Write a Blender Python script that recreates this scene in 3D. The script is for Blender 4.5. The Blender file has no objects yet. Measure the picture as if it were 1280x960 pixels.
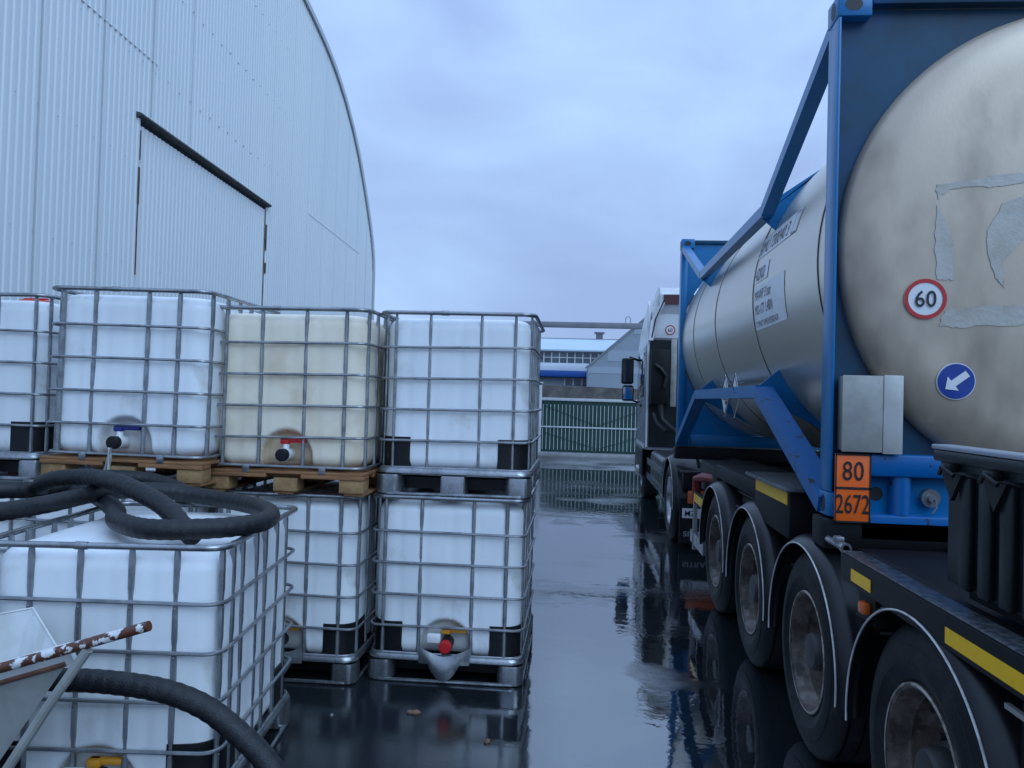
import bpy, bmesh, math, random
from mathutils import Vector, Matrix, noise
R = math.radians
random.seed(7)
S = bpy.context.scene
COL = S.collection

# ------------------------------------------------------------------ camera
cam_d = bpy.data.cameras.new('camera'); cam = bpy.data.objects.new('camera', cam_d); COL.objects.link(cam)
cam_d.sensor_width = 36; cam_d.lens = 972.43 / 1280 * 36; cam_d.clip_start = .05; cam_d.clip_end = 2000
yaw, pit, rol = -.08652, .01852, .02843
F = Vector((math.sin(yaw)*math.cos(pit), math.cos(yaw)*math.cos(pit), math.sin(pit)))
RX = F.cross(Vector((0, 0, 1))).normalized(); UP = RX.cross(F)
R2 = RX*math.cos(rol) + UP*math.sin(rol); U2 = -RX*math.sin(rol) + UP*math.cos(rol)
m = Matrix((R2, U2, -F)).transposed().to_4x4(); m.translation = (0, 0, 1.789)
cam.matrix_world = m
S.camera = cam

# ------------------------------------------------------------------ sky and sun: overcast, blue hour
SUN_EL, SUN_AZ = 42, 140          # azimuth measured from +Y towards +X: the light comes from behind the camera
w = bpy.data.worlds.new('World'); S.world = w; w.use_nodes = True
nt = w.node_tree; N = nt.nodes; L = nt.links; N.clear()
def nd(tree, typ, **kw):
    n = tree.nodes.new(typ)
    for k, v in kw.items():
        if k.startswith('i_'):
            key = k[2:]
            n.inputs[int(key) if key.isdigit() else key].default_value = v
        else: setattr(n, k, v)
    return n
tc = nd(nt, 'ShaderNodeTexCoord')
sep = nd(nt, 'ShaderNodeSeparateXYZ'); L.new(tc.outputs['Generated'], sep.inputs[0])
mp = nd(nt, 'ShaderNodeMapping'); mp.inputs['Scale'].default_value = (1, 1, 2.0); L.new(tc.outputs['Generated'], mp.inputs[0])
n1 = nd(nt, 'ShaderNodeTexNoise'); n1.inputs['Scale'].default_value = 2.6; n1.inputs['Detail'].default_value = 6; n1.inputs['Roughness'].default_value = .5
n1.inputs['Distortion'].default_value = .35
L.new(mp.outputs[0], n1.inputs['Vector'])
rp = nd(nt, 'ShaderNodeValToRGB'); rp.color_ramp.elements[0].position = .38; rp.color_ramp.elements[1].position = .66
rp.color_ramp.elements[0].color = (3.50, 5.02, 8.5, 1); rp.color_ramp.elements[1].color = (4.75, 6.95, 10.8, 1)
L.new(n1.outputs['Fac'], rp.inputs[0])
cl = nd(nt, 'ShaderNodeMath', operation='MAXIMUM'); cl.inputs[1].default_value = 0; L.new(sep.outputs['Z'], cl.inputs[0])
s1_ = nd(nt, 'ShaderNodeMath', operation='MULTIPLY_ADD'); L.new(cl.outputs[0], s1_.inputs[0]); s1_.inputs[1].default_value = .75; s1_.inputs[2].default_value = .15
sq = nd(nt, 'ShaderNodeMath', operation='MULTIPLY_ADD'); L.new(cl.outputs[0], sq.inputs[0]); L.new(s1_.outputs[0], sq.inputs[1]); sq.inputs[2].default_value = .95
vm = nd(nt, 'ShaderNodeVectorMath', operation='SCALE'); L.new(rp.outputs[0], vm.inputs[0]); L.new(sq.outputs[0], vm.inputs['Scale'])
sky = nd(nt, 'ShaderNodeTexSky', sky_type='NISHITA', sun_disc=False)
sky.sun_elevation = R(SUN_EL); sky.sun_rotation = R(SUN_AZ)
mx = nd(nt, 'ShaderNodeMixRGB'); mx.inputs[0].default_value = .94
L.new(sky.outputs[0], mx.inputs[1]); L.new(vm.outputs[0], mx.inputs[2])
bg = nd(nt, 'ShaderNodeBackground'); bg.inputs['Strength'].default_value = .093; L.new(mx.outputs[0], bg.inputs[0])
wo = nd(nt, 'ShaderNodeOutputWorld'); L.new(bg.outputs[0], wo.inputs[0])
sd = bpy.data.lights.new('sun', 'SUN'); sd.energy = 1.45; sd.angle = R(45); sd.color = (.50, .74, 1)
so = bpy.data.objects.new('sun', sd); COL.objects.link(so)
sdir = Vector((math.sin(R(SUN_AZ))*math.cos(R(SUN_EL)), math.cos(R(SUN_AZ))*math.cos(R(SUN_EL)), math.sin(R(SUN_EL))))
so.rotation_euler = sdir.to_track_quat('Z', 'Y').to_euler(); so.location = (0, -20, 40)
S.view_settings.view_transform = 'Standard'; S.view_settings.look = 'None'
S.view_settings.exposure = .07; S.view_settings.gamma = 1; S.view_settings.use_curve_mapping = False

# ------------------------------------------------------------------ helpers
class MB:
    def __init__(s): s.v = []; s.f = []; s.m = []; s.mi = 0
    def add(s, vs, fs):
        o = len(s.v); s.v += [Vector(q) for q in vs]; s.f += [[i+o for i in f] for f in fs]; s.m += [s.mi]*len(fs); return s
    def box(s, x0, x1, y0, y1, z0, z1, bev=0, seg=2):
        if bev <= 0:
            return s.add([(x0,y0,z0),(x1,y0,z0),(x1,y1,z0),(x0,y1,z0),(x0,y0,z1),(x1,y0,z1),(x1,y1,z1),(x0,y1,z1)],
                  [(0,3,2,1),(4,5,6,7),(0,1,5,4),(1,2,6,5),(2,3,7,6),(3,0,4,7)])
        b = bmesh.new(); bmesh.ops.create_cube(b, size=1)
        for q in b.verts: q.co = Vector(((x0+x1)/2+q.co.x*(x1-x0), (y0+y1)/2+q.co.y*(y1-y0), (z0+z1)/2+q.co.z*(z1-z0)))
        bmesh.ops.bevel(b, geom=b.edges[:], offset=bev, segments=seg, profile=.5, affect='EDGES')
        return s.bm(b)
    def bm(s, b):
        b.verts.index_update(); s.add([q.co.copy() for q in b.verts], [[q.index for q in f.verts] for f in b.faces]); b.free(); return s
    def beam(s, p0, p1, wx, wz, up=(0,0,1)):          # rectangular bar between two points
        p0, p1 = Vector(p0), Vector(p1); d = (p1-p0).normalized(); a = d.cross(Vector(up)).normalized(); b = a.cross(d)
        vs = []
        for p in (p0, p1):
            for i, j in ((-1,-1),(1,-1),(1,1),(-1,1)): vs.append(p + a*wx/2*i + b*wz/2*j)
        return s.add(vs, [(0,1,2,3),(7,6,5,4),(0,4,5,1),(1,5,6,2),(2,6,7,3),(3,7,4,0)])
    def tube(s, path, r, n=8, closed=False, caps=True):
        P = [Vector(p) for p in path]; rs = r if isinstance(r, (list, tuple)) else [r]*len(P)
        vs = []; K = len(P); ref = None
        for i, p in enumerate(P):
            if closed: t = (P[(i+1) % K] - P[i-1])
            else: t = P[min(i+1, K-1)] - P[max(i-1, 0)]
            t.normalize()
            if ref is None: ref = Vector((0,0,1)) if abs(t.z) < .9 else Vector((1,0,0))
            a = (ref - t*ref.dot(t)).normalized(); ref = a; b = t.cross(a)
            for k in range(n):
                th = 2*math.pi*k/n; vs.append(p + (a*math.cos(th) + b*math.sin(th))*rs[i])
        fs = []
        for i in range(K if closed else K-1):
            j = (i+1) % K
            for k in range(n): fs.append((i*n+k, i*n+(k+1) % n, j*n+(k+1) % n, j*n+k))
        if caps and not closed: fs += [list(range(n))[::-1], [(K-1)*n+k for k in range(n)]]
        return s.add(vs, fs)
    def lathe(s, prof, c=(0,0,0), axis='x', n=40, a0=0, a1=2*math.pi, sy=1, sz=1):   # profile = (along axis, radius)
        c = Vector(c); full = abs(a1-a0-2*math.pi) < 1e-4; K = n if full else n+1; vs = []; P = len(prof)
        for k in range(K):
            th = a0 + (a1-a0)*k/n
            for h, r in prof:
                u, q = r*math.cos(th)*sy, r*math.sin(th)*sz
                vs.append(c + (Vector((h,u,q)) if axis == 'x' else Vector((u,h,q)) if axis == 'y' else Vector((u,q,h))))
        fs = []
        for k in range(n):
            j = (k+1) % K
            for i in range(P-1): fs.append((k*P+i, k*P+i+1, j*P+i+1, j*P+i))
        return s.add(vs, fs)
    def prism(s, poly, fn, t0, t1):                      # 2D outline, fn(u,v,t)->3D
        n = len(poly); vs = [fn(u,q,t0) for u,q in poly] + [fn(u,q,t1) for u,q in poly]
        return s.add(vs, [list(range(n))[::-1], [n+i for i in range(n)]] + [(i,(i+1)%n,n+(i+1)%n,n+i) for i in range(n)])
    def build(s, name, mat, parent=None, origin=None, loc=None, ang=35, recalc=True):
        o0 = Vector(origin) if origin is not None else (Vector(parent['_o']) if parent is not None and '_o' in parent else Vector())
        me = bpy.data.meshes.new(name); me.from_pydata([q-o0 for q in s.v], [], s.f)
        mats = mat if isinstance(mat, (list, tuple)) else [mat]
        for q in mats: me.materials.append(q)
        for p, i in zip(me.polygons, s.m): p.material_index = i
        b = bmesh.new(); b.from_mesh(me)
        if recalc: bmesh.ops.recalc_face_normals(b, faces=b.faces[:])
        for f in b.faces: f.smooth = True
        for e in b.edges:
            if len(e.link_faces) == 2 and e.calc_face_angle(0) > R(ang): e.smooth = False
        b.to_mesh(me); b.free()
        o = bpy.data.objects.new(name, me); COL.objects.link(o)
        if parent is not None:
            o.parent = parent
            if '_o' in parent: o['_o'] = list(parent['_o'])
        if loc is not None: o.location = loc
        return o
def tag(o, label=None, cat=None, group=None, kind=None):
    if label: o['label'] = label
    if cat: o['category'] = cat
    if group: o['group'] = group
    if kind: o['kind'] = kind
    return o
def thing(name, label, cat, loc=(0,0,0), group=None, rz=0, world=False):
    o = bpy.data.objects.new(name, None); COL.objects.link(o); o.location = loc; o.rotation_euler.z = rz
    o.empty_display_size = .2
    if world: o['_o'] = list(loc)                        # parts of this thing are given in world coordinates
    return tag(o, label, cat, group)
def copy_tree(o, parent=None):
    c = o.copy(); COL.objects.link(c)
    if parent is not None: c.parent = parent
    for ch in [q for q in bpy.data.objects if q.parent == o]: copy_tree(ch, c)
    return c
def text_mb(txt, h, fn, align='LEFT', spacing=1.0, cuts=0, sx=1.0, bold=0.0):
    """letters as flat mesh; fn(u,v)->3D maps the text plane"""
    cu = bpy.data.curves.new('lettering', 'FONT'); cu.body = txt; cu.size = 1; cu.align_x = align; cu.space_character = spacing; cu.offset = bold; cu.resolution_u = 3
    o = bpy.data.objects.new('lettering', cu); COL.objects.link(o)
    dg = bpy.context.evaluated_depsgraph_get(); dg.update()
    me = bpy.data.meshes.new_from_object(o.evaluated_get(dg))
    bpy.data.objects.remove(o); bpy.data.curves.remove(cu)
    b = bmesh.new(); b.from_mesh(me); bpy.data.meshes.remove(me)
    k = h/.70
    for i in range(1, cuts+1):
        bmesh.ops.bisect_plane(b, geom=b.verts[:]+b.edges[:]+b.faces[:], plane_co=(0, -.2+1.0*i/(cuts+1), 0), plane_no=(0,1,0))
    for q in b.verts: q.co = Vector(fn(q.co.x*k*sx, q.co.y*k))
    mb = MB(); mb.bm(b); return mb
def rrect(hx, hy, r, n=6):
    pts = []
    for cx, cy, a in ((hx-r,hy-r,0),(-hx+r,hy-r,90),(-hx+r,-hy+r,180),(hx-r,-hy+r,270)):
        for i in range(n+1):
            t = R(a+90*i/n); pts.append((cx+r*math.cos(t), cy+r*math.sin(t)))
    return pts
def smooth_path(pts, k=8):                               # Catmull-Rom
    P = [Vector(p) for p in pts]; P = [P[0]*2-P[1]] + P + [P[-1]*2-P[-2]]; out = []
    for i in range(1, len(P)-2):
        for j in range(k):
            t = j/k; a, b, c, d = P[i-1:i+3]
            out.append(.5*((2*b)+(c-a)*t+(2*a-5*b+4*c-d)*t*t+(3*b-a-3*c+d)*t**3))
    out.append(P[-2]); return out

# ------------------------------------------------------------------ materials
MATS = {}
def mat(name, col, rough=.5, metal=0., col2=None, nscale=6., lo=.45, hi=.65, bump=0., bscale=60., rvar=0., spec=.5, coords='Object', stretch=(1,1,1), col3=None, n3=2., lo3=.5, hi3=.75):
    M = bpy.data.materials.new(name); M.use_nodes = True; t = M.node_tree; b = t.nodes['Principled BSDF']
    b.inputs['Base Color'].default_value = (*col, 1); b.inputs['Roughness'].default_value = rough; b.inputs['Metallic'].default_value = metal
    b.inputs['Specular IOR Level'].default_value = spec
    tcn = nd(t, 'ShaderNodeTexCoord'); mpn = nd(t, 'ShaderNodeMapping'); mpn.inputs['Scale'].default_value = stretch
    t.links.new(tcn.outputs[coords], mpn.inputs[0])
    if col2 or rvar:
        nn = nd(t, 'ShaderNodeTexNoise', i_Scale=nscale, i_Detail=6., i_Roughness=.62); t.links.new(mpn.outputs[0], nn.inputs['Vector'])
        rr = nd(t, 'ShaderNodeMapRange'); rr.inputs['From Min'].default_value = lo; rr.inputs['From Max'].default_value = hi; t.links.new(nn.outputs['Fac'], rr.inputs['Value'])
        if col2:
            mi = nd(t, 'ShaderNodeMixRGB'); mi.inputs[1].default_value = (*col,1); mi.inputs[2].default_value = (*col2,1); t.links.new(rr.outputs[0], mi.inputs[0])
            last = mi.outputs[0]
            if col3:
                n3n = nd(t, 'ShaderNodeTexNoise', i_Scale=n3, i_Detail=4., i_Roughness=.6); t.links.new(mpn.outputs[0], n3n.inputs['Vector'])
                r3 = nd(t, 'ShaderNodeMapRange'); r3.inputs['From Min'].default_value = lo3; r3.inputs['From Max'].default_value = hi3; t.links.new(n3n.outputs['Fac'], r3.inputs['Value'])
                m3 = nd(t, 'ShaderNodeMixRGB'); t.links.new(last, m3.inputs[1]); m3.inputs[2].default_value = (*col3,1); t.links.new(r3.outputs[0], m3.inputs[0]); last = m3.outputs[0]
            t.links.new(last, b.inputs['Base Color'])
        if rvar:
            r2 = nd(t, 'ShaderNodeMapRange'); r2.inputs['From Min'].default_value = .3; r2.inputs['From Max'].default_value = .7
            r2.inputs['To Min'].default_value = max(.02, rough-rvar); r2.inputs['To Max'].default_value = min(1, rough+rvar)
            t.links.new(nn.outputs['Fac'], r2.inputs['Value']); t.links.new(r2.outputs[0], b.inputs['Roughness'])
    if bump:
        bn = nd(t, 'ShaderNodeTexNoise', i_Scale=bscale, i_Detail=5.); t.links.new(mpn.outputs[0], bn.inputs['Vector'])
        bp = nd(t, 'ShaderNodeBump', i_Strength=bump, i_Distance=.01); t.links.new(bn.outputs['Fac'], bp.inputs['Height']); t.links.new(bp.outputs[0], b.inputs['Normal'])
    MATS[name] = M; return M
galv   = mat('galvanised_steel', (.33,.345,.36), .36, .75, (.19,.20,.21), 9, rvar=.12)
galv_b = mat('galvanised_sheet', (.34,.355,.37), .30, .85, (.17,.18,.19), 9, rvar=.12)
hdpe   = mat('white_plastic', (.79,.81,.82), .42, 0, (.73,.755,.77), 3.2, .4, .75, bump=.06, bscale=9, col3=(.58,.57,.54), n3=3.4, lo3=.60, hi3=.74)
hdpe_y = mat('yellowed_plastic', (.83,.74,.59), .42, 0, (.76,.655,.49), 2.4, .4, .7, bump=.06, bscale=9, col3=(.62,.49,.34), n3=2.6, lo3=.52, hi3=.75)
hdpe_g = mat('bay_shade_plastic', (.70,.70,.67), .45, 0, (.58,.56,.52), 6, .4, .7)  # shade of the valve bay put into the colour
hdpe_t = mat('tan_plastic', (.68,.53,.35), .45, 0, (.58,.44,.28), 6, .4, .7)  # yellowed tank: valve bay shade put into a tan colour
black_p= mat('black_plastic', (.006,.0065,.008), .45, 0, (.011,.011,.012), 8, spec=.35)
red_p  = mat('red_plastic', (.55,.015,.02), .35)
blue_p = mat('blue_plastic', (.015,.03,.20), .35)
yel_p  = mat('amber_plastic', (.70,.30,.02), .4)
white_p= mat('white_fitting', (.78,.78,.78), .4)
wood   = mat('pallet_wood', (.30,.14,.055), .7, 0, (.17,.075,.03), 5, .4, .7, bump=.35, bscale=30, stretch=(1,6,6), col3=(.16,.075,.03), n3=3)
wood_l = mat('pallet_block', (.38,.225,.095), .75, 0, (.24,.13,.05), 9, .4, .7, bump=.35, bscale=40, col3=(.17,.09,.04), n3=5)
rubber = mat('hose_rubber', (.010,.011,.013), .48, 0, (.03,.031,.035), 22, .52, .78, bump=.35, bscale=160, spec=.4)
tyre_m = mat('tyre_rubber', (.007,.0075,.009), .6, 0, (.026,.025,.025), 9, .52, .75, bump=.25, bscale=90, spec=.3)
rim_m  = mat('dirty_rim', (.13,.10,.082), .55, .3, (.045,.033,.026), 9, .44, .62, bump=.3, bscale=60, col3=(.24,.21,.185), n3=6, lo3=.55, hi3=.7)
flange_m = mat('worn_flange', (.42,.38,.34), .5, .4, (.14,.11,.09), 14, .42, .6)
hub_m  = mat('greasy_hub', (.035,.033,.032), .5, .2, (.09,.08,.07), 9, .5, .7)
rim_s  = mat('silver_rim', (.50,.51,.53), .38, .6, (.22,.22,.22), 9)
chas   = mat('chassis_black', (.005,.0055,.007), .55, 0, (.012,.011,.010), 6, .5, .75, spec=.22)
dark_g = mat('dark_olive_plastic', (.005,.0085,.010), .38, 0, (.011,.014,.014), 4, .45, .7, bump=.1, bscale=30, spec=.35)
fend_m = mat('fender_plastic', (.005,.006,.008), .33, 0, (.012,.012,.013), 8, .5, .7, spec=.38)
trim_w = mat('fender_edge', (.55,.55,.53), .4, 0, (.26,.25,.24), 9, .45, .7)
wetst  = mat('wet_painted_steel', (.10,.11,.12), .2, 0, (.035,.04,.045), 26, .42, .62, bump=.3, bscale=80)
yel_t  = mat('yellow_reflective_tape', (.88,.50,.004), .35, 0, (.76,.40,.004), 12, .5, .8)
orange = mat('orange_plate', (.86,.13,.012), .42, 0, (.72,.10,.01), 8, .5, .8)
ink    = mat('black_ink', (.012,.012,.014), .5)
ink_g  = mat('grey_ink', (.05,.05,.055), .5)
white_s= mat('white_sticker', (.70,.71,.72), .4, 0, (.58,.58,.57), 7, .5, .75)
red_s  = mat('red_sticker', (.48,.02,.02), .4)
blue_s = mat('blue_sticker', (.01,.045,.26), .35)
lamp_o = mat('amber_lens', (.55,.10,.015), .25)
lamp_r = mat('red_lens', (.35,.01,.01), .2)
glass  = mat('dark_glass', (.015,.02,.028), .06, 0, spec=.8)
mirror_m = mat('mirror_glass', (.85,.87,.9), .04, 1)
door_m = mat('cab_door_reflection', (.22,.25,.28), .22, 0, (.18,.205,.23), 3, .45, .7)  # greyish reflection on the cab side put into a darker door colour
cabw   = mat('cab_white_paint', (.70,.71,.72), .28, 0, (.58,.585,.58), 3, .45, .7)
red_pt = mat('red_paint', (.20,.012,.012), .4, 0, (.20,.015,.012), 8, .5, .7)
blue   = mat('blue_frame_paint', (.001,.15,.37), .30, 0, (.001,.105,.27), 4, .42, .7, bump=.05, bscale=30, col3=(.02,.165,.38), n3=2, spec=.42)  # brighter blue: sky reflected on the side faces is put into the colour
blue_g = mat('grimy_blue_paint', (.006,.058,.115), .45, 0, (.010,.034,.060), 2.2, .36, .66, bump=.05, bscale=30, col3=(.004,.075,.26), n3=.9, spec=.3)
blue_d = mat('dark_grimy_paint', (.014,.028,.042), .5, 0, (.02,.024,.028), 5, .4, .65, spec=.3, col3=(.008,.035,.07), n3=4)
chip_c = (.12,.06,.035)
# chipped blue paint on the lower frame
blue_c = mat('chipped_blue_paint', (.001,.105,.32), .34, 0, (.03,.022,.022), 11, .62, .65, bump=.08, bscale=30)
steel_s= mat('clad_steel', (.66,.60,.50), .28, .62, (.56,.49,.39), .8, .35, .7, stretch=(1,.3,1.4))
# end dome: dirty cladding
dome_m = mat('dirty_cladding', (.54,.44,.335), .38, .35, (.47,.38,.285), 2.6, .34, .70, bump=.05, bscale=70, stretch=(1,1,.5), col3=(.24,.19,.15), n3=1.9, lo3=.46, hi3=.72)
resid  = mat('sticker_residue', (.46,.43,.38), .5, .1, (.36,.31,.25), 6, .4, .7, bump=.2, bscale=50)
alu    = mat('aluminium', (.34,.335,.31), .5, .2, (.24,.235,.21), 7, .4, .7)
clad   = mat('hangar_sheet', (.67,.70,.70), .45, .0, (.63,.665,.67), 1.1, .35, .7, stretch=(1,1,.22), col3=(.68,.71,.70), n3=.35)
clad_t = mat('hangar_trim', (.50,.53,.54), .45, .1)
dirt_e = mat('rusty_gap', (.12,.075,.055), .8, 0, (.05,.035,.03), 9)
jamb_m = mat('door_jamb', (.22,.21,.20), .7, 0, (.12,.09,.07), 3, .5, .65)
dk_st  = mat('dark_canopy', (.045,.05,.052), .6, 0, (.09,.09,.085), 9)
green  = mat('green_picket', (.006,.045,.034), .5, 0, (.005,.033,.026), 5)
wh_pt  = mat('white_rail_paint', (.52,.54,.55), .5, 0, (.45,.46,.46), 8)
conc   = mat('concrete', (.30,.30,.30), .75, 0, (.20,.20,.20), 3, .4, .7, bump=.3)
brickw = mat('old_wall', (.13,.115,.105), .85, 0, (.075,.065,.06), 2.5, .4, .65, bump=.5, bscale=8, col3=(.19,.17,.15), n3=1.5)
bwhite = mat('building_white', (.66,.72,.78), .6, 0, (.60,.66,.72), .5)
broof  = mat('building_roof', (.50,.60,.68), .5, 0, (.46,.55,.63), .3)
bblue  = mat('building_blue', (.006,.07,.30), .5)
bgrey  = mat('shed_sheet', (.26,.30,.34), .55, .1, (.23,.265,.30), .3)
bgrey2 = mat('shed_sheet_pale', (.31,.355,.40), .55, .1)
pane   = mat('window_pane', (.06,.075,.09), .15, 0, (.12,.14,.16), .8)
pipe_m = mat('pipe_paint', (.21,.22,.24), .5, .1, (.17,.17,.18), 2)
barrow_w = mat('barrow_paint', (.66,.68,.67), .42, 0, (.56,.575,.56), 6, .45, .75, col3=(.50,.50,.46), n3=4)
barrow_g = mat('barrow_shade_grey', (.30,.31,.29), .5, 0, (.22,.22,.20), 7, .45, .7)  # grey legs; on the tray's outside, shade put into the colour
# chipped handle paint
chip = mat('chipped_handle_paint', (.66,.66,.66), .45, 0, (.10,.035,.02), 24, .44, .47, bump=.3, bscale=40)
rustm  = mat('rust', (.11,.045,.03), .75, 0, (.20,.09,.05), 16)
rag_m  = mat('grey_plastic_film', (.42,.42,.40), .35, 0, (.30,.30,.28), 12)

# wet ground
def ground_mat(name, water_lo, water_hi, base, rdry):
    M = bpy.data.materials.new(name); M.use_nodes = True; t = M.node_tree; b = t.nodes['Principled BSDF']
    g = nd(t, 'ShaderNodeTexCoord')
    a = nd(t, 'ShaderNodeTexNoise', i_Scale=.55, i_Detail=5., i_Roughness=.55); t.links.new(g.outputs['Object'], a.inputs['Vector'])
    mr = nd(t, 'ShaderNodeMapRange'); mr.inputs['From Min'].default_value = water_lo; mr.inputs['From Max'].default_value = water_hi; t.links.new(a.outputs['Fac'], mr.inputs['Value'])
    fine = nd(t, 'ShaderNodeTexNoise', i_Scale=55., i_Detail=6., i_Roughness=.7); t.links.new(g.outputs['Object'], fine.inputs['Vector'])
    c = nd(t, 'ShaderNodeMixRGB'); c.inputs[1].default_value = (*[q*.6 for q in base],1); c.inputs[2].default_value = (*base,1); t.links.new(fine.outputs['Fac'], c.inputs[0]); t.links.new(c.outputs[0], b.inputs['Base Color'])
    ro = nd(t, 'ShaderNodeMapRange'); ro.inputs['To Min'].default_value = .022; ro_node = ro; ro.inputs['To Max'].default_value = rdry; t.links.new(mr.outputs[0], ro.inputs['Value']); t.links.new(ro.outputs[0], b.inputs['Roughness'])
    # ripples: faint long swell plus patches of fine disturbed water
    rp1 = nd(t, 'ShaderNodeTexNoise', i_Scale=7., i_Detail=3., i_Distortion=.4); t.links.new(g.outputs['Object'], rp1.inputs['Vector'])
    rp2 = nd(t, 'ShaderNodeTexNoise', i_Scale=26., i_Detail=3.); t.links.new(g.outputs['Object'], rp2.inputs['Vector'])
    pm = nd(t, 'ShaderNodeMapping'); pm.inputs['Scale'].default_value = (.22, .8, 1); t.links.new(g.outputs['Object'], pm.inputs[0])
    pa = nd(t, 'ShaderNodeTexNoise', i_Scale=1.3, i_Detail=3.); t.links.new(pm.outputs[0], pa.inputs['Vector'])
    pr = nd(t, 'ShaderNodeMapRange'); pr.inputs['From Min'].default_value = .56; pr.inputs['From Max'].default_value = .70; pr.inputs['To Min'].default_value = .05; pr.inputs['To Max'].default_value = 1; t.links.new(pa.outputs['Fac'], pr.inputs['Value'])
    mu = nd(t, 'ShaderNodeMath', operation='MULTIPLY'); t.links.new(rp2.outputs['Fac'], mu.inputs[0]); t.links.new(pr.outputs[0], mu.inputs[1])
    mu2 = nd(t, 'ShaderNodeMath', operation='MULTIPLY'); t.links.new(fine.outputs['Fac'], mu2.inputs[0]); t.links.new(mr.outputs[0], mu2.inputs[1])
    ad = nd(t, 'ShaderNodeMath', operation='MULTIPLY_ADD'); t.links.new(rp1.outputs['Fac'], ad.inputs[0]); ad.inputs[1].default_value = .45; t.links.new(mu.outputs[0], ad.inputs[2])
    gm = nd(t, 'ShaderNodeMath', operation='MAXIMUM'); gm.inputs[1].default_value = .10; t.links.new(mr.outputs[0], gm.inputs[0]); t.links.new(gm.outputs[0], mu2.inputs[1])
    ad2 = nd(t, 'ShaderNodeMath', operation='MULTIPLY_ADD'); t.links.new(mu2.outputs[0], ad2.inputs[0]); ad2.inputs[1].default_value = 1.6; t.links.new(ad.outputs[0], ad2.inputs[2])
    bp = nd(t, 'ShaderNodeBump', i_Strength=.6, i_Distance=.0042); t.links.new(ad2.outputs[0], bp.inputs['Height']); t.links.new(bp.outputs[0], b.inputs['Normal'])
    sx_ = nd(t, 'ShaderNodeSeparateXYZ'); t.links.new(g.outputs['Object'], sx_.inputs[0])
    ax = nd(t, 'ShaderNodeMath', operation='MULTIPLY_ADD'); t.links.new(a.outputs['Fac'], ax.inputs[0]); ax.inputs[1].default_value = .8; t.links.new(sx_.outputs['X'], ax.inputs[2])
    im = nd(t, 'ShaderNodeMapRange'); im.inputs['From Min'].default_value = -.5; im.inputs['From Max'].default_value = .35; im.inputs['To Min'].default_value = 1.36; im.inputs['To Max'].default_value = 3.7
    t.links.new(ax.outputs[0], im.inputs['Value']); t.links.new(im.outputs[0], b.inputs['IOR'])
    rl = nd(t, 'ShaderNodeMapRange'); rl.inputs['From Min'].default_value = -.5; rl.inputs['From Max'].default_value = .35; rl.inputs['To Min'].default_value = .13; rl.inputs['To Max'].default_value = .02
    t.links.new(ax.outputs[0], rl.inputs['Value']); t.links.new(rl.outputs[0], ro.inputs['To Min'])
    gl = nd(t, 'ShaderNodeMapRange'); gl.inputs['From Min'].default_value = -.5; gl.inputs['From Max'].default_value = .35; gl.inputs['To Min'].default_value = .09; gl.inputs['To Max'].default_value = .008
    t.links.new(ax.outputs[0], gl.inputs['Value']); t.links.new(gl.outputs[0], gm.inputs[1])
    return M
wet = ground_mat('wet_asphalt', .56, .72, (.016,.020,.024), .30)
apron_m = ground_mat('wet_concrete', .30, .55, (.11,.11,.11), .45)

# ------------------------------------------------------------------ setting
tag(MB().add([(-400,-60,0),(400,-60,0),(400,700,0),(-400,700,0)], [(0,1,2,3)]).build('wet_yard_ground', wet), kind='structure')
tag(MB().add([(-6,20.2,.004),(14,20.2,.004),(14,24.6,.004),(-6,24.6,.004)], [(0,1,2,3)]).build('concrete_apron', apron_m), kind='structure')
tag(MB().box(-6,14,24.6,25.15,0,.11,.01).build('kerb', conc), kind='structure')

# ---- hangar: arched gable end of corrugated sheet, running along the yard
HG = thing('hangar', 'pale grey corrugated metal hangar with curved arched gable and a big closed door', 'hangar', (-6.1,12,0), world=True)
def hx(y): return -5.98 - .045*(y-9.85)
YC = 13.4
half = [(0,10.66),(1.2,10.64),(2.4,10.55),(3.2,10.46),(4.4,10.30),(5.1,10.16),(5.85,9.96),(6.7,9.63),(7.6,9.16),(8.4,8.60),(9.2,7.88),(9.8,7.25),(10.2,6.78),(10.5,6.30),(10.64,5.95),(10.7,5.6)]
def arch(y):
    d = abs(y-YC)
    for (a,za),(b,zb) in zip(half, half[1:]):
        if d <= b: 
            t = (d-a)/(b-a); return za+(zb-za)*t
    return half[-1][1]
DY0, DY1, DZ = 9.92, 14.66, 5.43       # door
def sheet(y0, y1, zlo, zhi, off, pitch=.117, amp=.016, name='gable_sheet'):
    mb = MB(); ys = []
    n = int(round((y1-y0)/pitch)); p = (y1-y0)/n
    prof = ((0,0),(.36,0),(.47,1),(.89,1))
    cols = []
    for i in range(n):
        for t, h in prof: cols.append((y0+(i+t)*p, h*amp))
    cols.append((y1, 0))
    for j, (y, h) in enumerate(cols):
        x = hx(y)+off+h
        z0 = zlo(y) if callable(zlo) else zlo; z1 = zhi(y) if callable(zhi) else zhi
        mb.v += [Vector((x,y,z0)), Vector((x,y,(z0*2+z1)/3)), Vector((x,y,(z0+2*z1)/3)), Vector((x,y,z1))]
        if j: 
            o = (j-1)*4
            for k in range(3): mb.f.append([o+k, o+4+k, o+5+k, o+1+k]); mb.m.append(0)
    return mb
YA, YB = YC-10.7, YC+10.7
sheet(YA, DY0, 0, arch, 0).build('gable_sheet', clad, HG, ang=10, recalc=False)
sheet(DY1, YB, 0, arch, 0).build('gable_sheet', clad, HG, ang=10, recalc=False)
sheet(DY0, DY1, DZ+.02, arch, 0).build('gable_sheet', clad, HG, ang=10, recalc=False)
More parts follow.
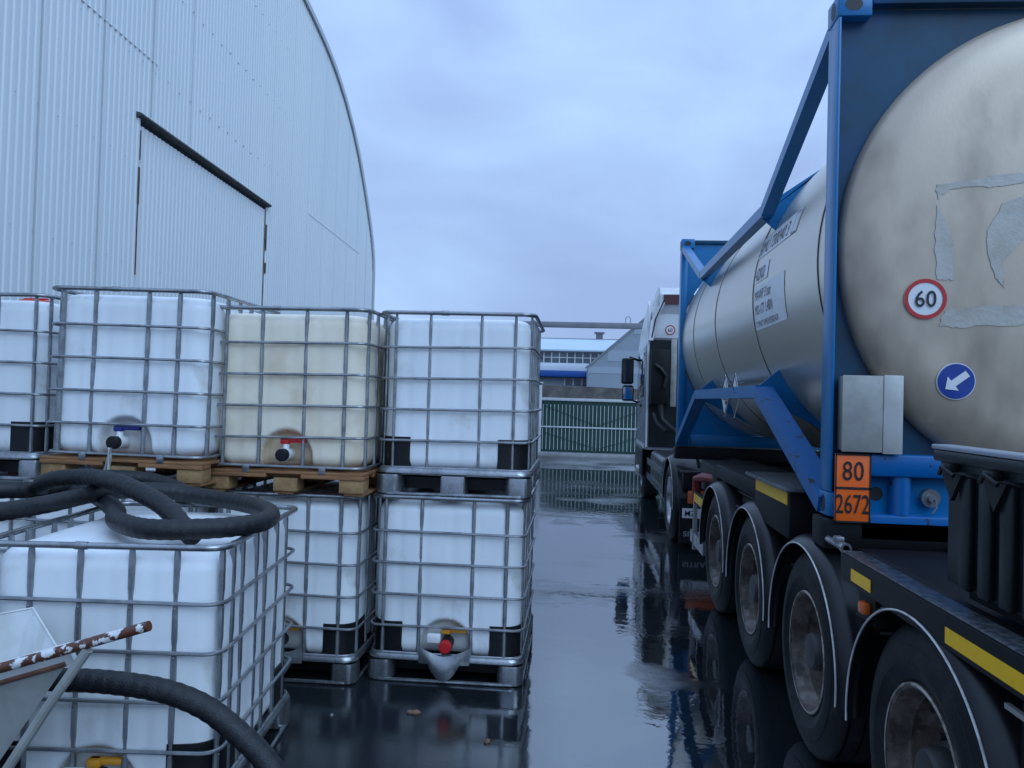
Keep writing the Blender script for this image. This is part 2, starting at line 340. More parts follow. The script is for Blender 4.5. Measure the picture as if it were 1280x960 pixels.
door = sheet(DY0+.03, DY1-.03, .05, DZ-.10, -.022).build('door', clad, HG, ang=10, recalc=False)
for y in (DY0, DY1): MB().beam((hx(y)-.012,y,.05),(hx(y)-.012,y,DZ-.1), .03, .018, up=(0,1,0)).build('door_frame', jamb_m, HG)
# rust marks beside the door
g = MB()
for y, z0, z1, wd in ((DY0-.01,4.25,4.75,.035),(DY0-.015,3.3,4.3,.02),(DY0+.0,4.85,5.25,.02),(DY1+.02,4.55,5.05,.035),(DY1+.03,4.1,4.3,.04)):
    MB().box(hx(y)+.012,hx(y)+.021,y-wd*.7,y+wd*.7,z0,z1).build('door_hinge', dirt_e, HG)
g = MB(); g.prism([(0,0),(.10,-.03),(.105,-.055),(0,-.095)], lambda u,q,t: (hx(t)+u-.02, t, DZ+q+.05), DY0-.1, DY1+.1)
g.build('door_canopy', dk_st, HG)
# arch flashing and vault behind
g = MB(); k = 56; ring = []
for i in range(k+1):
    y = YC-10.7*math.cos(math.pi*i/k); ring.append((y, arch(y)))
ring = [(YA,0)]+ring+[(YB,0)]
vs = []; 
for y, z in ring: 
    oy = (y-YC)/10.7*.07; oz = .05 if z > 5.7 else 0
    vs += [(hx(y)+.07,y+oy,z+oz), (hx(y)-.25,y+oy,z+oz), (hx(y)+.07,y-oy*.9,z-oz*1.4), (hx(y)+.03,y-oy*.9,z-oz*1.4)]
fs = []
for i in range(len(ring)-1):
    o = i*4; fs += [(o,o+4,o+5,o+1),(o,o+2,o+6,o+4),(o+2,o+3,o+7,o+6)]
g.add(vs, fs); g.build('arch_flashing', clad_t, HG, recalc=False)
g = MB(); vs = []
for y, z in ring: vs += [(hx(y)-.1,y,z),(hx(y)-30,y,z)]
g.add(vs, [(2*i,2*i+2,2*i+3,2*i+1) for i in range(len(ring)-1)]); g.build('vault', clad, HG)
# screws and overlapped joints of the sheets
g = MB()
for zrow in [.7+1.37*i for i in range(8)]:
    y = YA+.2; 
    while y < YB-.1:
        if zrow < arch(y)-.15 and not (DY0-.1 < y < DY1+.1 and DZ-.25 < zrow < DZ+.2):
            x = hx(y)+(.0 if not (DY0<y<DY1 and zrow<DZ) else -.022)
            g.lathe([(.0,.011),(.020,.010),(.023,0)], (x,y,zrow+.01*math.sin(y*9)), 'x', 6)
        y += .351
g.build('sheet_screw', clad_t, HG)['kind'] = 'stuff'
g = MB()
for i in range(18):
    y = YA+.117*10*(i+.4)
    if i and arch(y) > 1: 
        z0 = DZ+.1 if DY0 < y < DY1 else .1
        MB().box(hx(y)+.001,hx(y)+.0178,y-.004,y+.004,z0,arch(y)-.1).build('sheet_joint', clad_t, HG)
for (ya, yb, z) in ((5.0,10.3,6.3),(17.3,22.2,5.9)):
    MB().beam((hx(ya)+.012,ya,z),(hx(yb)+.012,yb,z),.014,.012).build('sheet_joint', clad, HG)

# ---- far side of the yard: fence, old wall, buildings, overhead pipe
FN = thing('picket_fence', 'long green picket fence with white rails along the far side of the yard', 'fence', (0,24.9,0), world=True)
FX0, FX1 = -6.2, 11.8
g = MB(); x = FX0
while x < FX1: g.box(x-.045,x+.045,24.88,24.90,.13,1.74); x += .122
g.build('picket', green, FN)['kind'] = 'stuff'
g = MB(); x = FX0+.061
while x < FX1: g.box(x-.009,x+.009,24.865,24.885,.20,1.64); x += .122
g.build('white_strip', wh_pt, FN)['kind'] = 'stuff'
g = MB().box(FX0,FX1,24.86,24.92,1.76,1.85,.008).build('top_rail', wh_pt, FN)
g = MB().box(FX0,FX1,24.84,24.91,.90,.945,.008).build('middle_rail', wh_pt, FN)
g = MB().box(FX0,FX1,24.91,24.94,.14,1.76).build('backing_sheet', mat('green_backing', (.006,.030,.024), .6), FN)
for xa in (-1.1, 2.3):
    MB().tube([(xa,24.85,1.6),(xa+1.7,24.85,.98),(xa+3.3,24.85,1.6)], .008, 6).build('brace', green, FN)
    MB().tube([(xa,24.85,.75),(xa+1.7,24.85,.25),(xa+3.3,24.85,.75)], .008, 6).build('brace', green, FN)
for i, x in enumerate((-4.7,-1.24,2.4,6.0,9.6)):
    MB().box(x-.06,x+.06,24.70,24.82,0,2.28 if i == 1 else 1.9,.01).box(x-.09,x+.09,24.67,24.85,2.28 if i == 1 else 1.9,2.34 if i == 1 else 1.95,.015).build('post', wh_pt, FN)
g = MB(); random.seed(3); xs = [-9+.55*i for i in range(52)]
vs = []
for x in xs:
    z = 2.36 + .03*noise.noise(Vector((x*2.7,0,0))) - .05*min(1,max(0,(x-.8)))
    vs += [(x,32,0),(x,32,z),(x,32.5,z),(x,32.5,0)]
g.add(vs, [(4*i+k,4*i+4+k,4*i+5+k,4*i+1+k) for i in range(len(xs)-1) for k in range(3)])
tag(g.build('old_wall', brickw), 'weathered brown masonry wall standing behind the green fence', 'wall')

WB = thing('factory_building', 'long low white factory with a row of windows and a blue band', 'building', (0,60,0), world=True)
MB().box(-22,14,60.3,80,0,5.62).build('wall', bwhite, WB)
MB().prism([(59.9,5.56),(60.3,5.50),(70,6.62),(70,6.75),(59.9,5.66)], lambda u,q,t: (t,u,q), -22, 14).build('roof', broof, WB)
MB().prism([(59.95,5.55),(69.2,7.12),(69.2,7.2),(59.95,5.65)], lambda u,q,t: (t,u,q+.02), -22, 14).build('roof_slope', broof, WB)
MB().box(-22,14,69.0,69.3,7.14,7.26).build('ridge_trim', pipe_m, WB)
MB().box(-22,14,59.6,60.25,4.02,4.60,.02).build('parapet_band', bwhite, WB)
MB().box(-22,14,59.5,60.22,3.55,4.0,.02).build('blue_band', bblue, WB)
MB().box(-22,14,60.1,60.25,0,3.53).build('lower_wall', bgrey, WB)
for i in range(14):
    x = -9.6 + .62*i*1.0
    if x > 5.3: break
for i in range(26):
    x = -10.0 + .60*i
    p_ = MB().box(x+.04,x+.56,60.20,60.28,4.66,5.46).build('window', pane, WB)
    MB().box(x-.04,x+.04,60.16,60.27,4.63,5.5).box(x+.04,x+.56,60.17,60.27,5.03,5.09).build('window_frame', wh_pt, p_)
for i in range(5):
    x = -1.15+.66*i
    p_ = MB().box(x+.05,x+.6,60.02,60.085,2.95,3.5).build('window', pane, WB)
    MB().box(x-.05,x+.05,60.0,60.09,2.9,3.52).build('window_frame', wh_pt, p_)
MB().box(-1.4,2.2,59.7,60.09,2.72,2.86).build('sill', bgrey, WB)
MB().box(1.35,1.95,69.4,69.9,7.1,7.75).box(1.2,2.1,69.3,70.0,7.76,7.9).build('vent_stack', mat('vent_metal', (.13,.14,.16), .6), WB)
SH = thing('grey_shed', 'grey clad shed with a steep gable beside the white factory', 'building', (7,50,0), world=True)
sl = .886; y0 = 50; x0 = .50
top = [(x0,0),(x0,3.98),(x0+7.2,3.98+7.2*sl),(x0+14.4,3.98),(x0+14.4,0)]
MB().prism(top, lambda u,q,t: (u,t,q), y0, y0+9).build('wall', bgrey, SH)
g = MB()
for z0, z1 in ((3.55,3.98),(4.35,5.05),(6.1,6.5)):
    xl = x0+max(0,(z1-3.98)/sl)+.02; xr = x0+14.4-max(0,(z1-3.98)/sl)-.02
    g.box(xl,xr,y0-.02,y0-.002,z0,z1)
g.build('sheet_course', bgrey2, SH)
MB().beam((x0-.15,y0-.03,3.98-.13),(x0+7.2,y0-.03,3.98+7.2*sl),.12,.14,up=(0,1,0)).build('verge_trim', pipe_m, SH)
PP = thing('overhead_pipe', 'grey overhead pipe on posts crossing the yard in front of the sky', 'pipeline', (0,24,0), world=True)
MB().box(-4.6,9.0,23.92,24.08,4.02,4.19,.012).build('pipe', pipe_m, PP)
MB().tube([(1.36,24,4.19),(1.36,24,4.34),(1.40,24,4.39),(1.46,24,4.39),(1.50,24,4.34),(1.50,24,4.19)], .012, 6).build('lifting_loop', pipe_m, PP)
for x in (-4.5, 8.8): MB().box(x-.07,x+.07,23.94,24.06,0,4.03).build('post', pipe_m, PP)

# ------------------------------------------------------------------ caged plastic tanks (IBC)
CACHE = {}
def tank_mesh(hx_, hy_, z0, z1, recess, seed):
    mb = MB(); outl = []
    r = .115; nx, ny, nc = 76, 26, 7
    # ring outline starting on the front face, denser along the front
    def side(p, q, n): return [Vector(p).lerp(Vector(q), i/n) for i in range(n)]
    def corner(cx, cy, a): return [Vector((cx+r*math.cos(R(a+90*i/nc)), cy+r*math.sin(R(a+90*i/nc)))) for i in range(nc)]
    outl += side((-hx_+r,-hy_),(hx_-r,-hy_),nx) + corner(hx_-r,-hy_+r,-90)
    outl += side((hx_,-hy_+r),(hx_,hy_-r),ny) + corner(hx_-r,hy_-r,0)
    outl += side((hx_-r,hy_),(-hx_+r,hy_),ny) + corner(-hx_+r,hy_-r,90)
    outl += side((-hx_,hy_-r),(-hx_,-hy_+r),ny) + corner(-hx_+r,-hy_+r,180)
    K = len(outl); zs = []; nz = 56; rad = .075
    lay = []
    for i in range(6): t = R(90*i/6); lay.append((z0+rad-rad*math.cos(t), rad-rad*math.sin(t)))
    for i in range(nz+1): lay.append((z0+rad+(z1-z0-2*rad)*i/nz, 0))
    for i in range(1,7): t = R(90*i/6); lay.append((z1-rad+rad*math.sin(t), rad-rad*math.cos(t)))
    for z, ins in lay:
        for p in outl:
            kx = (hx_-ins)/hx_; ky = (hy_-ins)/hy_
            x, y = p.x*kx, p.y*ky
            bul = .012*noise.noise(Vector((x*2.3+seed, y*2.3, z*2.3+seed))) 
            nrm = Vector((p.x if abs(p.x) > hx_-r-.001 else 0, p.y if abs(p.y) > hy_-r-.001 else 0)); 
            nrm = nrm.normalized() if nrm.length else nrm
            # faint vertical panels pressed in the sides
            pan = -.004*(math.sin((x if abs(nrm.y) > .5 else y)*19+1)**8)
            x += nrm.x*(bul+pan); y += nrm.y*(bul+pan)
            if recess and p.y < -hy_+.02:
                # arched valve bay at the foot of the front face
                zz = z-(z0+.02); wv = recess[0]; hv = recess[1]
                d = math.hypot(x/wv, max(0, zz-(hv-wv))/wv) if zz > hv-wv else abs(x/wv)
                tt = max(0, min(1, (1.06-d)/.2)); y += .06*tt*tt*(3-2*tt)
            mb.v.append(Vector((x,y,z)))
    n = len(lay)
    for i in range(n-1):
        for k in range(K): 
            mb.f.append([i*K+k, i*K+(k+1)%K, (i+1)*K+(k+1)%K, (i+1)*K+k])
            c = (mb.v[i*K+k]+mb.v[(i+1)*K+(k+1)%K])/2; mi = 0
            if recess and c.y < -hy_+.075 and k < nx:
                zz = c.z-(z0+.02); wv, hv = recess[0]*.98, recess[1]*.98
                d = math.hypot(c.x/wv, max(0, zz-(hv-wv))/wv) if zz > hv-wv else abs(c.x/wv)
                if d < 1 and zz < hv: mi = 1
            mb.m.append(mi)
    # domed top and bottom
    def capf(base, z, sgn):
        o = len(mb.v)
        prev = [base+k for k in range(K)]
        for s_ in (.8,.55,.3):
            ring_ = []
            for k in range(K):
                q = mb.v[base+k]; mb.v.append(Vector((q.x*s_,q.y*s_,z+sgn*.02*(1-s_)))); ring_.append(len(mb.v)-1)
            for k in range(K): mb.f.append([prev[k],prev[(k+1)%K],ring_[(k+1)%K],ring_[k]]); mb.m.append(0)
            prev = ring_
        mb.f.append(prev); mb.m.append(0)
    capf((n-1)*K, z1, 1); capf(0, z0, -1)
    return mb
def ibc(label, x, y, z, H=1.16, rz=0, front=(-.40,-.17,.16,.37), side=(-.48,-.27,-.09,.09,.27,.48), plastic=None, bay_shade=None, base='steel', valve=None,
        prot=True, W=.99, D=1.18, funnel=False, vr=.0125, vflat=True, tilt=0, seed=0, recess=(.165,.21), lid=True, group=None, lz=-.062, vdz=0):
    """x,y = centre of the front edge on the floor"""
    t = thing('caged_tank', label, 'tank', (x - math.sin(rz)*D/2, y + math.cos(rz)*D/2, z), group or 'white caged liquid tanks', rz)
    t.rotation_euler.y = tilt
    a, b = W/2, D/2; zb = .155
    pl = plastic or hdpe; st = bay_shade or hdpe_g
    tank_mesh(a-.03, b-.03, zb+.004, H-.035, recess if valve else None, seed).build('bottle', [pl, st], t, ang=60)
    # cage: horizontal hoops, verticals, heavier top rim
    g = MB(); inner = H-zb
    hoops = [zb+inner*f for f in (.19,.385,.58,.775)]
    rr = rrect(a-.009, b-.009, .075)
    rnd = random.Random(seed)
    for hz in hoops:
        j = [.0035*rnd.uniform(-1,1) for _ in range(4)]
        g.tube([(px,py,hz+.006*math.sin(px*3.1+seed+hz)+.003*math.sin(py*7+seed)) for px,py in rr], .0085, 7, True)
    rb = rrect(a-.020, b-.020, .08)
    g.tube([(px,py,zb+.012) for px,py in rb], .010, 7, True)
    vi = .030
    cols = [(fx,-b+vi,0) for fx in front] + [(fx,b-vi,0) for fx in front] + [(a-vi,sy,1) for sy in side] + [(-a+vi,sy,1) for sy in side]
    for fx, fy, ori in cols:
        path = [(fx,fy,zb+.01)]; rad_ = [vr]
        for hz in hoops:
            for dz, k in ((-.045,1),(-.014,.78),(.014,.78),(.045,1)): path.append((fx,fy,hz+dz)); rad_.append(vr*k)
        path += [(fx,fy,H-.05),(fx,fy,H-.012)]; rad_ += [vr, vr*.8]
        g.tube(path, rad_, 7)
        # weld dimples below each hoop
        for hz in hoops:
            dx = (0, -1 if fy < 0 else 1) if ori == 0 else (1 if fx > 0 else -1, 0)
            c = Vector((fx+dx[0]*(vr-.002), fy+dx[1]*(vr-.002), hz-.032))
            g.lathe([(-.004,.0),(-.001,.006),(.002,.004),(.003,0)], c, 'y' if ori == 0 else 'x', 6)
    cg = g.build('cage', galv, t, ang=50)
    g = MB(); g.tube([(px,py,H-.010) for px,py in rrect(a-.004,b-.004,.085)], .0135, 8, True)
    # little crimp where the rim is joined
    g.tube([(-.10,-b+.002,H-.010),(-.05,-b+.002,H-.010)], .0165, 8).build('top_rim', galv_b, t, ang=50)
    if lid:
        l = MB().lathe([(0,.115),(.03,.115),(.04,.10),(.046,0)], (0,0,H+lz), 'z', 24).box(-.09,.09,-.012,.012,H+lz+.0465,H+lz+.058,.003)
        l.build('lid', red_p, t)
    if prot:
        h0, h1 = zb+.01, zb+inner*.19+.02
        for sx in (-1,1):
            for sy in (-1,1):
                pts = []
                for i in range(9):
                    q = R(90*i/8); cxx, cyy = a-.031-.115, b-.031-.115
                    pts.append((sx*(cxx+.122*math.sin(q)), sy*(cyy+.122*math.cos(q))))
                pts = [(sx*(a-.215), sy*(b-.024))] + pts + [(sx*(a-.024), sy*(b-.28))]
                gg = MB(); vs = []
                for px, py in pts: vs += [(px,py,h0),(px,py,h1),(px*.975,py*.975,h1),(px*.975,py*.975,h0)]
                n_ = len(pts); fs = [(4*i+k,4*i+4+k,4*i+4+(k+1)%4,4*i+(k+1)%4) for i in range(n_-1) for k in range(4)] + [(0,1,2,3),(4*n_-1,4*n_-2,4*n_-3,4*n_-4)]
                gg.add(vs, fs).build('corner_protector', black_p, t)
    if base == 'steel':
        g = MB(); rr2 = rrect(a, b, .09, 7)
        # pressed tray lip round the tank foot
        vs = []; n_ = len(rr2)
        for px, py in rr2:
            dip = 0
            if funnel and py < -b+.05: dip = .03*max(0, 1-(px/.17)**2)
            vs += [(px*.955,py*.962,zb+.026-dip),(px*.985,py*.987,zb+.008-dip),(px,py,zb-.006-dip),(px,py,zb-.016-dip),(px*.975,py*.98,zb-.020-dip)]
        fs = [(5*i+k,5*((i+1)%n_)+k,5*((i+1)%n_)+k+1,5*i+k+1) for i in range(n_) for k in range(4)]
        g.add(vs, fs); g.box(-a+.06,a-.06,-b+.06,b-.06,zb-.03,zb-.012)
        pal = g.build('pallet_tray', galv_b, t, ang=40)
        # feet
        for sx in (-1,0,1):
            for sy in (-1,0,1):
                if sx == 0 and (sy == 0 or (funnel and sy == -1)): continue
                cx, cy = sx*(a-.085), sy*(b-.085); hw = .082
                ft = MB(); pts = rrect(hw, hw, .055 if (sx and sy) else .02, 5)
                vs = []; n_ = len(pts)
                for zz, s_ in ((.012,1.0),(.112,.985),(.128,.95)):
                    for px, py in pts:
                        fl = 1 - .03*(math.cos(math.atan2(py,px)*10) > .55)
                        vs.append((cx+px*s_*fl, cy+py*s_*fl, zz))
                ft.add(vs, [(i+k*n_, (i+1)%n_+k*n_, (i+1)%n_+(k+1)*n_, i+(k+1)*n_) for k in range(2) for i in range(n_)] + [list(range(n_))])
                ft.build('foot', galv_b, t, ang=30)
        g = MB(); rr3 = rrect(a-.012, b-.012, .08)
        g.tube([(px,py,.012+.004*math.sin(px*6)) for px,py in rr3], .0115, 7, True)
        g.build('skid', galv_b, t)
        # black block added to darken the space under the tank
        MB().box(-a+.12,a-.12,-b+.16,b-.16,.03,zb-.052).build('underside_shade', black_p, t)
        if funnel:
            g = MB(); vs = []; nU, nV = 16, 8
            for i in range(nU+1):
                u = -1+2*i/nU
                wv = 1-abs(u)**1.6
                for j in range(nV+1):
                    v = j/nV
                    zt = zb+.075-.055*wv; zl = zb-.03-.10*(max(0,1-(abs(u)/.62)**2))**.9
                    vs.append((u*.16, -b-.004-.03*wv*math.sin(v*math.pi*.9)-.012*wv, zt+(zl-zt)*v))
            g.add(vs, [(i*(nV+1)+j,(i+1)*(nV+1)+j,(i+1)*(nV+1)+j+1,i*(nV+1)+j+1) for i in range(nU) for j in range(nV)])
            g.build('valve_guard', galv, t, ang=60)
    else:
        g = MB()                                         # boarded timber pallet
        for i, cy in enumerate((-b+.06,-.29,0,.29,b-.06)):
            if i == 0:
                g.box(-a+.005,-.11,cy-.06,cy+.06,.098,.122,.003); g.box(.11,a-.005,cy-.06,cy+.06,.098,.122,.003); g.box(-.11,.11,cy,cy+.06,.098,.122,.003)
            else: g.box(-a+.005,a-.005,cy-.06,cy+.06,.098,.122,.003)
        g.box(-a+.005,a-.005,-b+.005,b-.005,.1225,.140,.003)
        for cx in (-a+.07,0,a-.07): g.box(cx-.06,cx+.06,-b+.02,b-.02,.0,.016,.002)
        g.build('pallet_deck', wood, t)
        for cx in (-a+.085,.01,a-.085):
            for cy in (-b+.075,0,b-.075):
                MB().box(cx-.075,cx+.075,cy-.065,cy+.065,.0165,.0975,.004).build('pallet_block', wood_l, t)
        g = MB(); rr2 = rrect(a-.012,b-.012,.08)
        g.tube([(px,py,.150) for px,py in rr2 if not (abs(px) < .1)], .009, 6, True) if False else None
        for cx in (-.24,.24): MB().box(cx-.022,cx+.022,-b+.002,-b+.02,.125,.175,.003).build('bracket', galv_b, t)
    if valve:
        hc, cc, vx = valve
        vz = zb+.085+vdz; vy = -b+.045
        v = MB().tube([(vx,vy+.05,vz),(vx,vy-.045,vz)], .040, 16).tube([(vx,vy-.03,vz),(vx,vy-.05,vz)], .042, 16).tube([(vx,vy-.005,vz+.03),(vx,vy-.005,vz+.075)], .020, 12)
        v = v.build('valve', black_p if cc == 'red' else white_p, t)
        if cc == 'red': MB().box(vx-.12,vx-.035,vy-.055,vy-.02,vz+.012,vz+.068,.008).build('valve_tag', white_p, v)
        MB().tube([(vx,vy-.045,vz),(vx,vy-.085,vz)], .039, 20).lathe([(0,.037),(-.006,.033),(-.008,.0)], (vx,vy-.085,vz), 'y', 20).build('valve_cap', black_p if cc[0] == 'b' else red_p, v)
        hd = MB().box(vx-.035,vx+.125,vy-.02,vy+.012,vz+.072,vz+.098,.008).box(vx-.035,vx+.022,vy-.028,vy+.018,vz+.062,vz+.098,.010)
        hd.build('valve_handle', hc, v)
    return t

VB, VR, VY = blue_p, red_p, yel_p
# lower tier
ibc('white caged tank at the bottom of the right-hand stack, with a red capped valve', -.795, 4.82, 0, funnel=True, valve=(VY,'red',.01), seed=1, side=(-.46,-.2,0.05,.3,.5))
ibc('white caged tank on wet ground under the yellowed tank, half hidden by the nearest tank', -1.815, 4.69, 0, H=1.163, funnel=True, valve=(VY,'red',0), seed=2)
ibc('white caged tank under the tank with the blue valve handle, hidden behind the nearest tank', -2.86, 4.42, 0, H=1.218, seed=3, valve=(VR,'blk',0))
ibc('white caged tank at the foot of the leftmost stack, mostly hidden by hoses', -3.93, 4.62, 0, H=1.172, seed=4)
# upper tier
ibc('white caged tank on top of the right-hand stack, no valve on its near face', -.775, 4.82, 1.162, seed=5, front=(-.39,-.17,.155,.37), vr=.0095)
ibc('yellowed cream caged tank on a wooden pallet, with a red valve handle', -1.787, 4.62, 1.166, H=1.145, W=1.015, plastic=hdpe_y, bay_shade=hdpe_t, base='wood', valve=(VR,'blk',.0), prot=False, seed=6, front=(-.40,-.17,.11,.36))
ibc('white caged tank on a wooden pallet, with a blue valve handle', -2.70, 4.40, 1.222, H=1.16, W=1.01, base='wood', valve=(VB,'blk',-.03), prot=False, seed=7, front=(-.41,-.21,.12,.31), rz=R(1.0), vr=.0145, tilt=R(.6), lid=False)
ibc('white caged tank on top of the leftmost stack, cut by the left edge', -3.925, 4.70, 1.176, H=1.20, seed=8, front=(-.39,-.16,.16,.42), lz=-.02)
# nearest tank, in the foreground
NX, NY, NA = -1.882, 2.957, R(6.1)
ibc('white caged tank in the foreground with black hose coiled on its top', NX, NY, 0, H=1.165, rz=NA, front=(-.475,-.285,-.09,.115,.295), side=(-.53,-.40,-.28,-.08,.06,.25,.42), valve=(VY,'red',.0), seed=9, vr=.0135, vdz=-.035, recess=(.165,.17))

# ------------------------------------------------------------------ hoses
def hose(name, label, pts, r=.043, group='black rubber hoses', seed_=0):
    p = smooth_path(pts, 30); dist = 0; rs = []
    for i, q in enumerate(p):
        if i: dist += (q-p[i-1]).length
        rs.append(r*(1+.022*math.sin(dist*2*math.pi/.045)+.02*noise.noise(Vector((dist*5,seed_,0)))))
    o = MB().tube(p, rs, 14).build(name, rubber, ang=60)
    return tag(o, label, 'hose', group)
zt = 1.165+.045
hose('hose', 'thick black hose looped over the foreground tank beside its red lid',
     [(-4.3,2.3,1.02),(-3.3,2.75,1.17),(-2.62,3.12,zt+.01),(-2.48,3.42,zt+.02),(-2.36,3.74,zt+.05),(-2.18,3.93,zt+.04),(-1.93,3.97,zt+.01),(-1.66,3.84,zt),(-1.46,3.62,zt),(-1.385,3.38,zt),(-1.44,3.22,zt),(-1.54,3.13,zt),(-1.68,3.07,zt),(-1.81,3.09,zt),(-1.99,3.24,zt),(-2.14,3.47,zt),(-2.36,3.74,zt-.0),(-2.62,4.0,zt+.0),(-2.82,4.02,zt+.02),(-2.80,3.86,zt+.05),(-2.66,3.78,zt+.10),(-2.42,3.70,zt+.125),(-2.16,3.52,zt+.125),(-1.92,3.36,zt+.09),(-1.76,3.24,zt+.055),(-1.64,3.16,zt-.01),(-1.58,3.115,zt-.03)])
hose('hose', 'black hose lying straight across from the left behind the looped hose',
     [(-4.6,3.0,1.0),(-3.7,3.35,1.16),(-3.0,3.72,zt+.03),(-2.84,3.93,zt+.02),(-2.66,4.13,zt+.07),(-2.42,4.22,zt+.06),(-2.20,4.16,zt+.02),(-2.12,4.04,zt+.0)])
hose('hose', 'black hose arching from behind the wheelbarrow down to the wet ground',
     [(-3.2,2.55,.45),(-2.6,2.62,.62),(-2.1,2.70,.70),(-1.84,2.74,.705),(-1.65,2.75,.70),(-1.47,2.75,.68),(-1.32,2.75,.63),(-1.19,2.74,.55),(-1.08,2.72,.47),(-.98,2.69,.36),(-.90,2.64,.20),(-.85,2.55,.05),(-.78,2.35,.045),(-.72,2.0,.045)], r=.042)

g = MB(); vs = []
for i in range(9):
    for j in range(5):
        u, q = i/8, j/4
        vs.append((-2.705+.012*noise.noise(Vector((u*3,q*3,1)))+.055*(q-.5)*(1-.8*(1-u))+.03*u*0, 4.31-.02*u+.025*math.sin(q*5), 1.43-.14*u+.01*q))
g.add(vs, [(i*5+j,i*5+j+1,i*5+5+j+1,i*5+5+j) for i in range(8) for j in range(4)])
rag = g.build('plastic_scrap', rag_m); sm = rag.modifiers.new('thick', 'SOLIDIFY'); sm.thickness = .004
tag(rag, 'crumpled grey plastic scrap hanging under the black capped valve', 'scrap')

# ------------------------------------------------------------------ wheelbarrow
WBR = thing('wheelbarrow', 'tipped white wheelbarrow with a rusty chipped handle in front of the foreground tank', 'wheelbarrow', (-2.1,2.5,0), world=True)
rim = [(-1.64,2.42,.885),(-2.085,2.86,.925),(-3.10,2.86,.70),(-2.80,2.42,.50)]
dn = Vector((.28,-.05,-.95))
def off(p, s, k): 
    c = sum((Vector(q) for q in rim), Vector())/4; p = Vector(p); return c + (p-c)*s + dn.normalized()*k
flo = [off(rim[0],.62,.42)+Vector((-.18,0,-.04)), off(rim[1],.62,.40)+Vector((-.05,-.02,0)), off(rim[2],.62,.36), off(rim[3],.62,.38)]
g = MB(); n_ = 4
inn = [off(p,.985,.006) for p in rim]; fin = [q + Vector((0,0,.012)) for q in flo]
g.add([Vector(p) for p in rim]+flo+inn+fin, []); 
for i in range(4):
    j = (i+1) % 4
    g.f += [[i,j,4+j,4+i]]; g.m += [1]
    g.f += [[8+i,12+i,12+j,8+j]]; g.m += [0]
    g.f += [[i,8+i,8+j,j]]; g.m += [0]
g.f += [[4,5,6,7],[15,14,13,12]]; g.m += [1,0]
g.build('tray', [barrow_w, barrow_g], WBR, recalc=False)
MB().tube([Vector(rim[0])+Vector((.0,-.004,.0)), Vector(rim[3])+Vector((0,-.004,0))], .009, 8).build('rim_edge', rustm, WBR)
MB().tube([rim[0],rim[1]], .004, 8).build('rim_lip', barrow_w, WBR); MB().tube([rim[1],rim[2]], .004, 8).build('rim_lip', barrow_w, WBR)
MB().beam(Vector(rim[0])+Vector((.02,.0,.035)), Vector(rim[3])+Vector((.02,.0,.035)), .02, .07, up=(0,-.2,1)).build('rim_flange', barrow_w, WBR)
MB().add([Vector(rim[1])+Vector((-.01,-.006,-.055)), Vector(rim[2])+Vector((-.01,-.006,-.055)), Vector(rim[2])+Vector((-.01,-.006,-.062)), Vector(rim[1])+Vector((-.01,-.006,-.062))], [(0,1,2,3)]).build('seam', rustm, WBR)
MB().tube([(-2.75,2.36,.575),(-1.82,2.36,.88),(-1.33,2.36,1.04)], .0165, 12).build('handle', chip, WBR)
MB().tube([(-1.53,2.36,.955),(-1.655,2.36,.77),(-1.78,2.36,.57),(-1.95,2.36,.3),(-2.12,2.36,.015)], .0165, 10).build('leg', barrow_g, WBR)
wl = MB().lathe([(-.035,.12),(-.045,.16),(-.03,.185),(0,.19),(.03,.185),(.045,.16),(.035,.12)], (-3.05,2.62,.19), 'y', 28).build('wheel', tyre_m, WBR)
MB().lathe([(-.03,.12),(-.01,.10),(-.05,.04),(-.05,0)], (-3.05,2.62,.19), 'y', 20).lathe([(.03,.12),(.01,.10),(.05,.04),(.05,0)], (-3.05,2.62,.19), 'y', 20).build('hub', barrow_g, wl)
MB().tube([(-3.05,2.55,.19),(-2.9,2.45,.4),(-2.75,2.36,.56)], .015, 8).tube([(-3.05,2.69,.19),(-2.95,2.75,.35),(-2.7,2.8,.55)], .015, 8).build('fork', barrow_g, WBR)

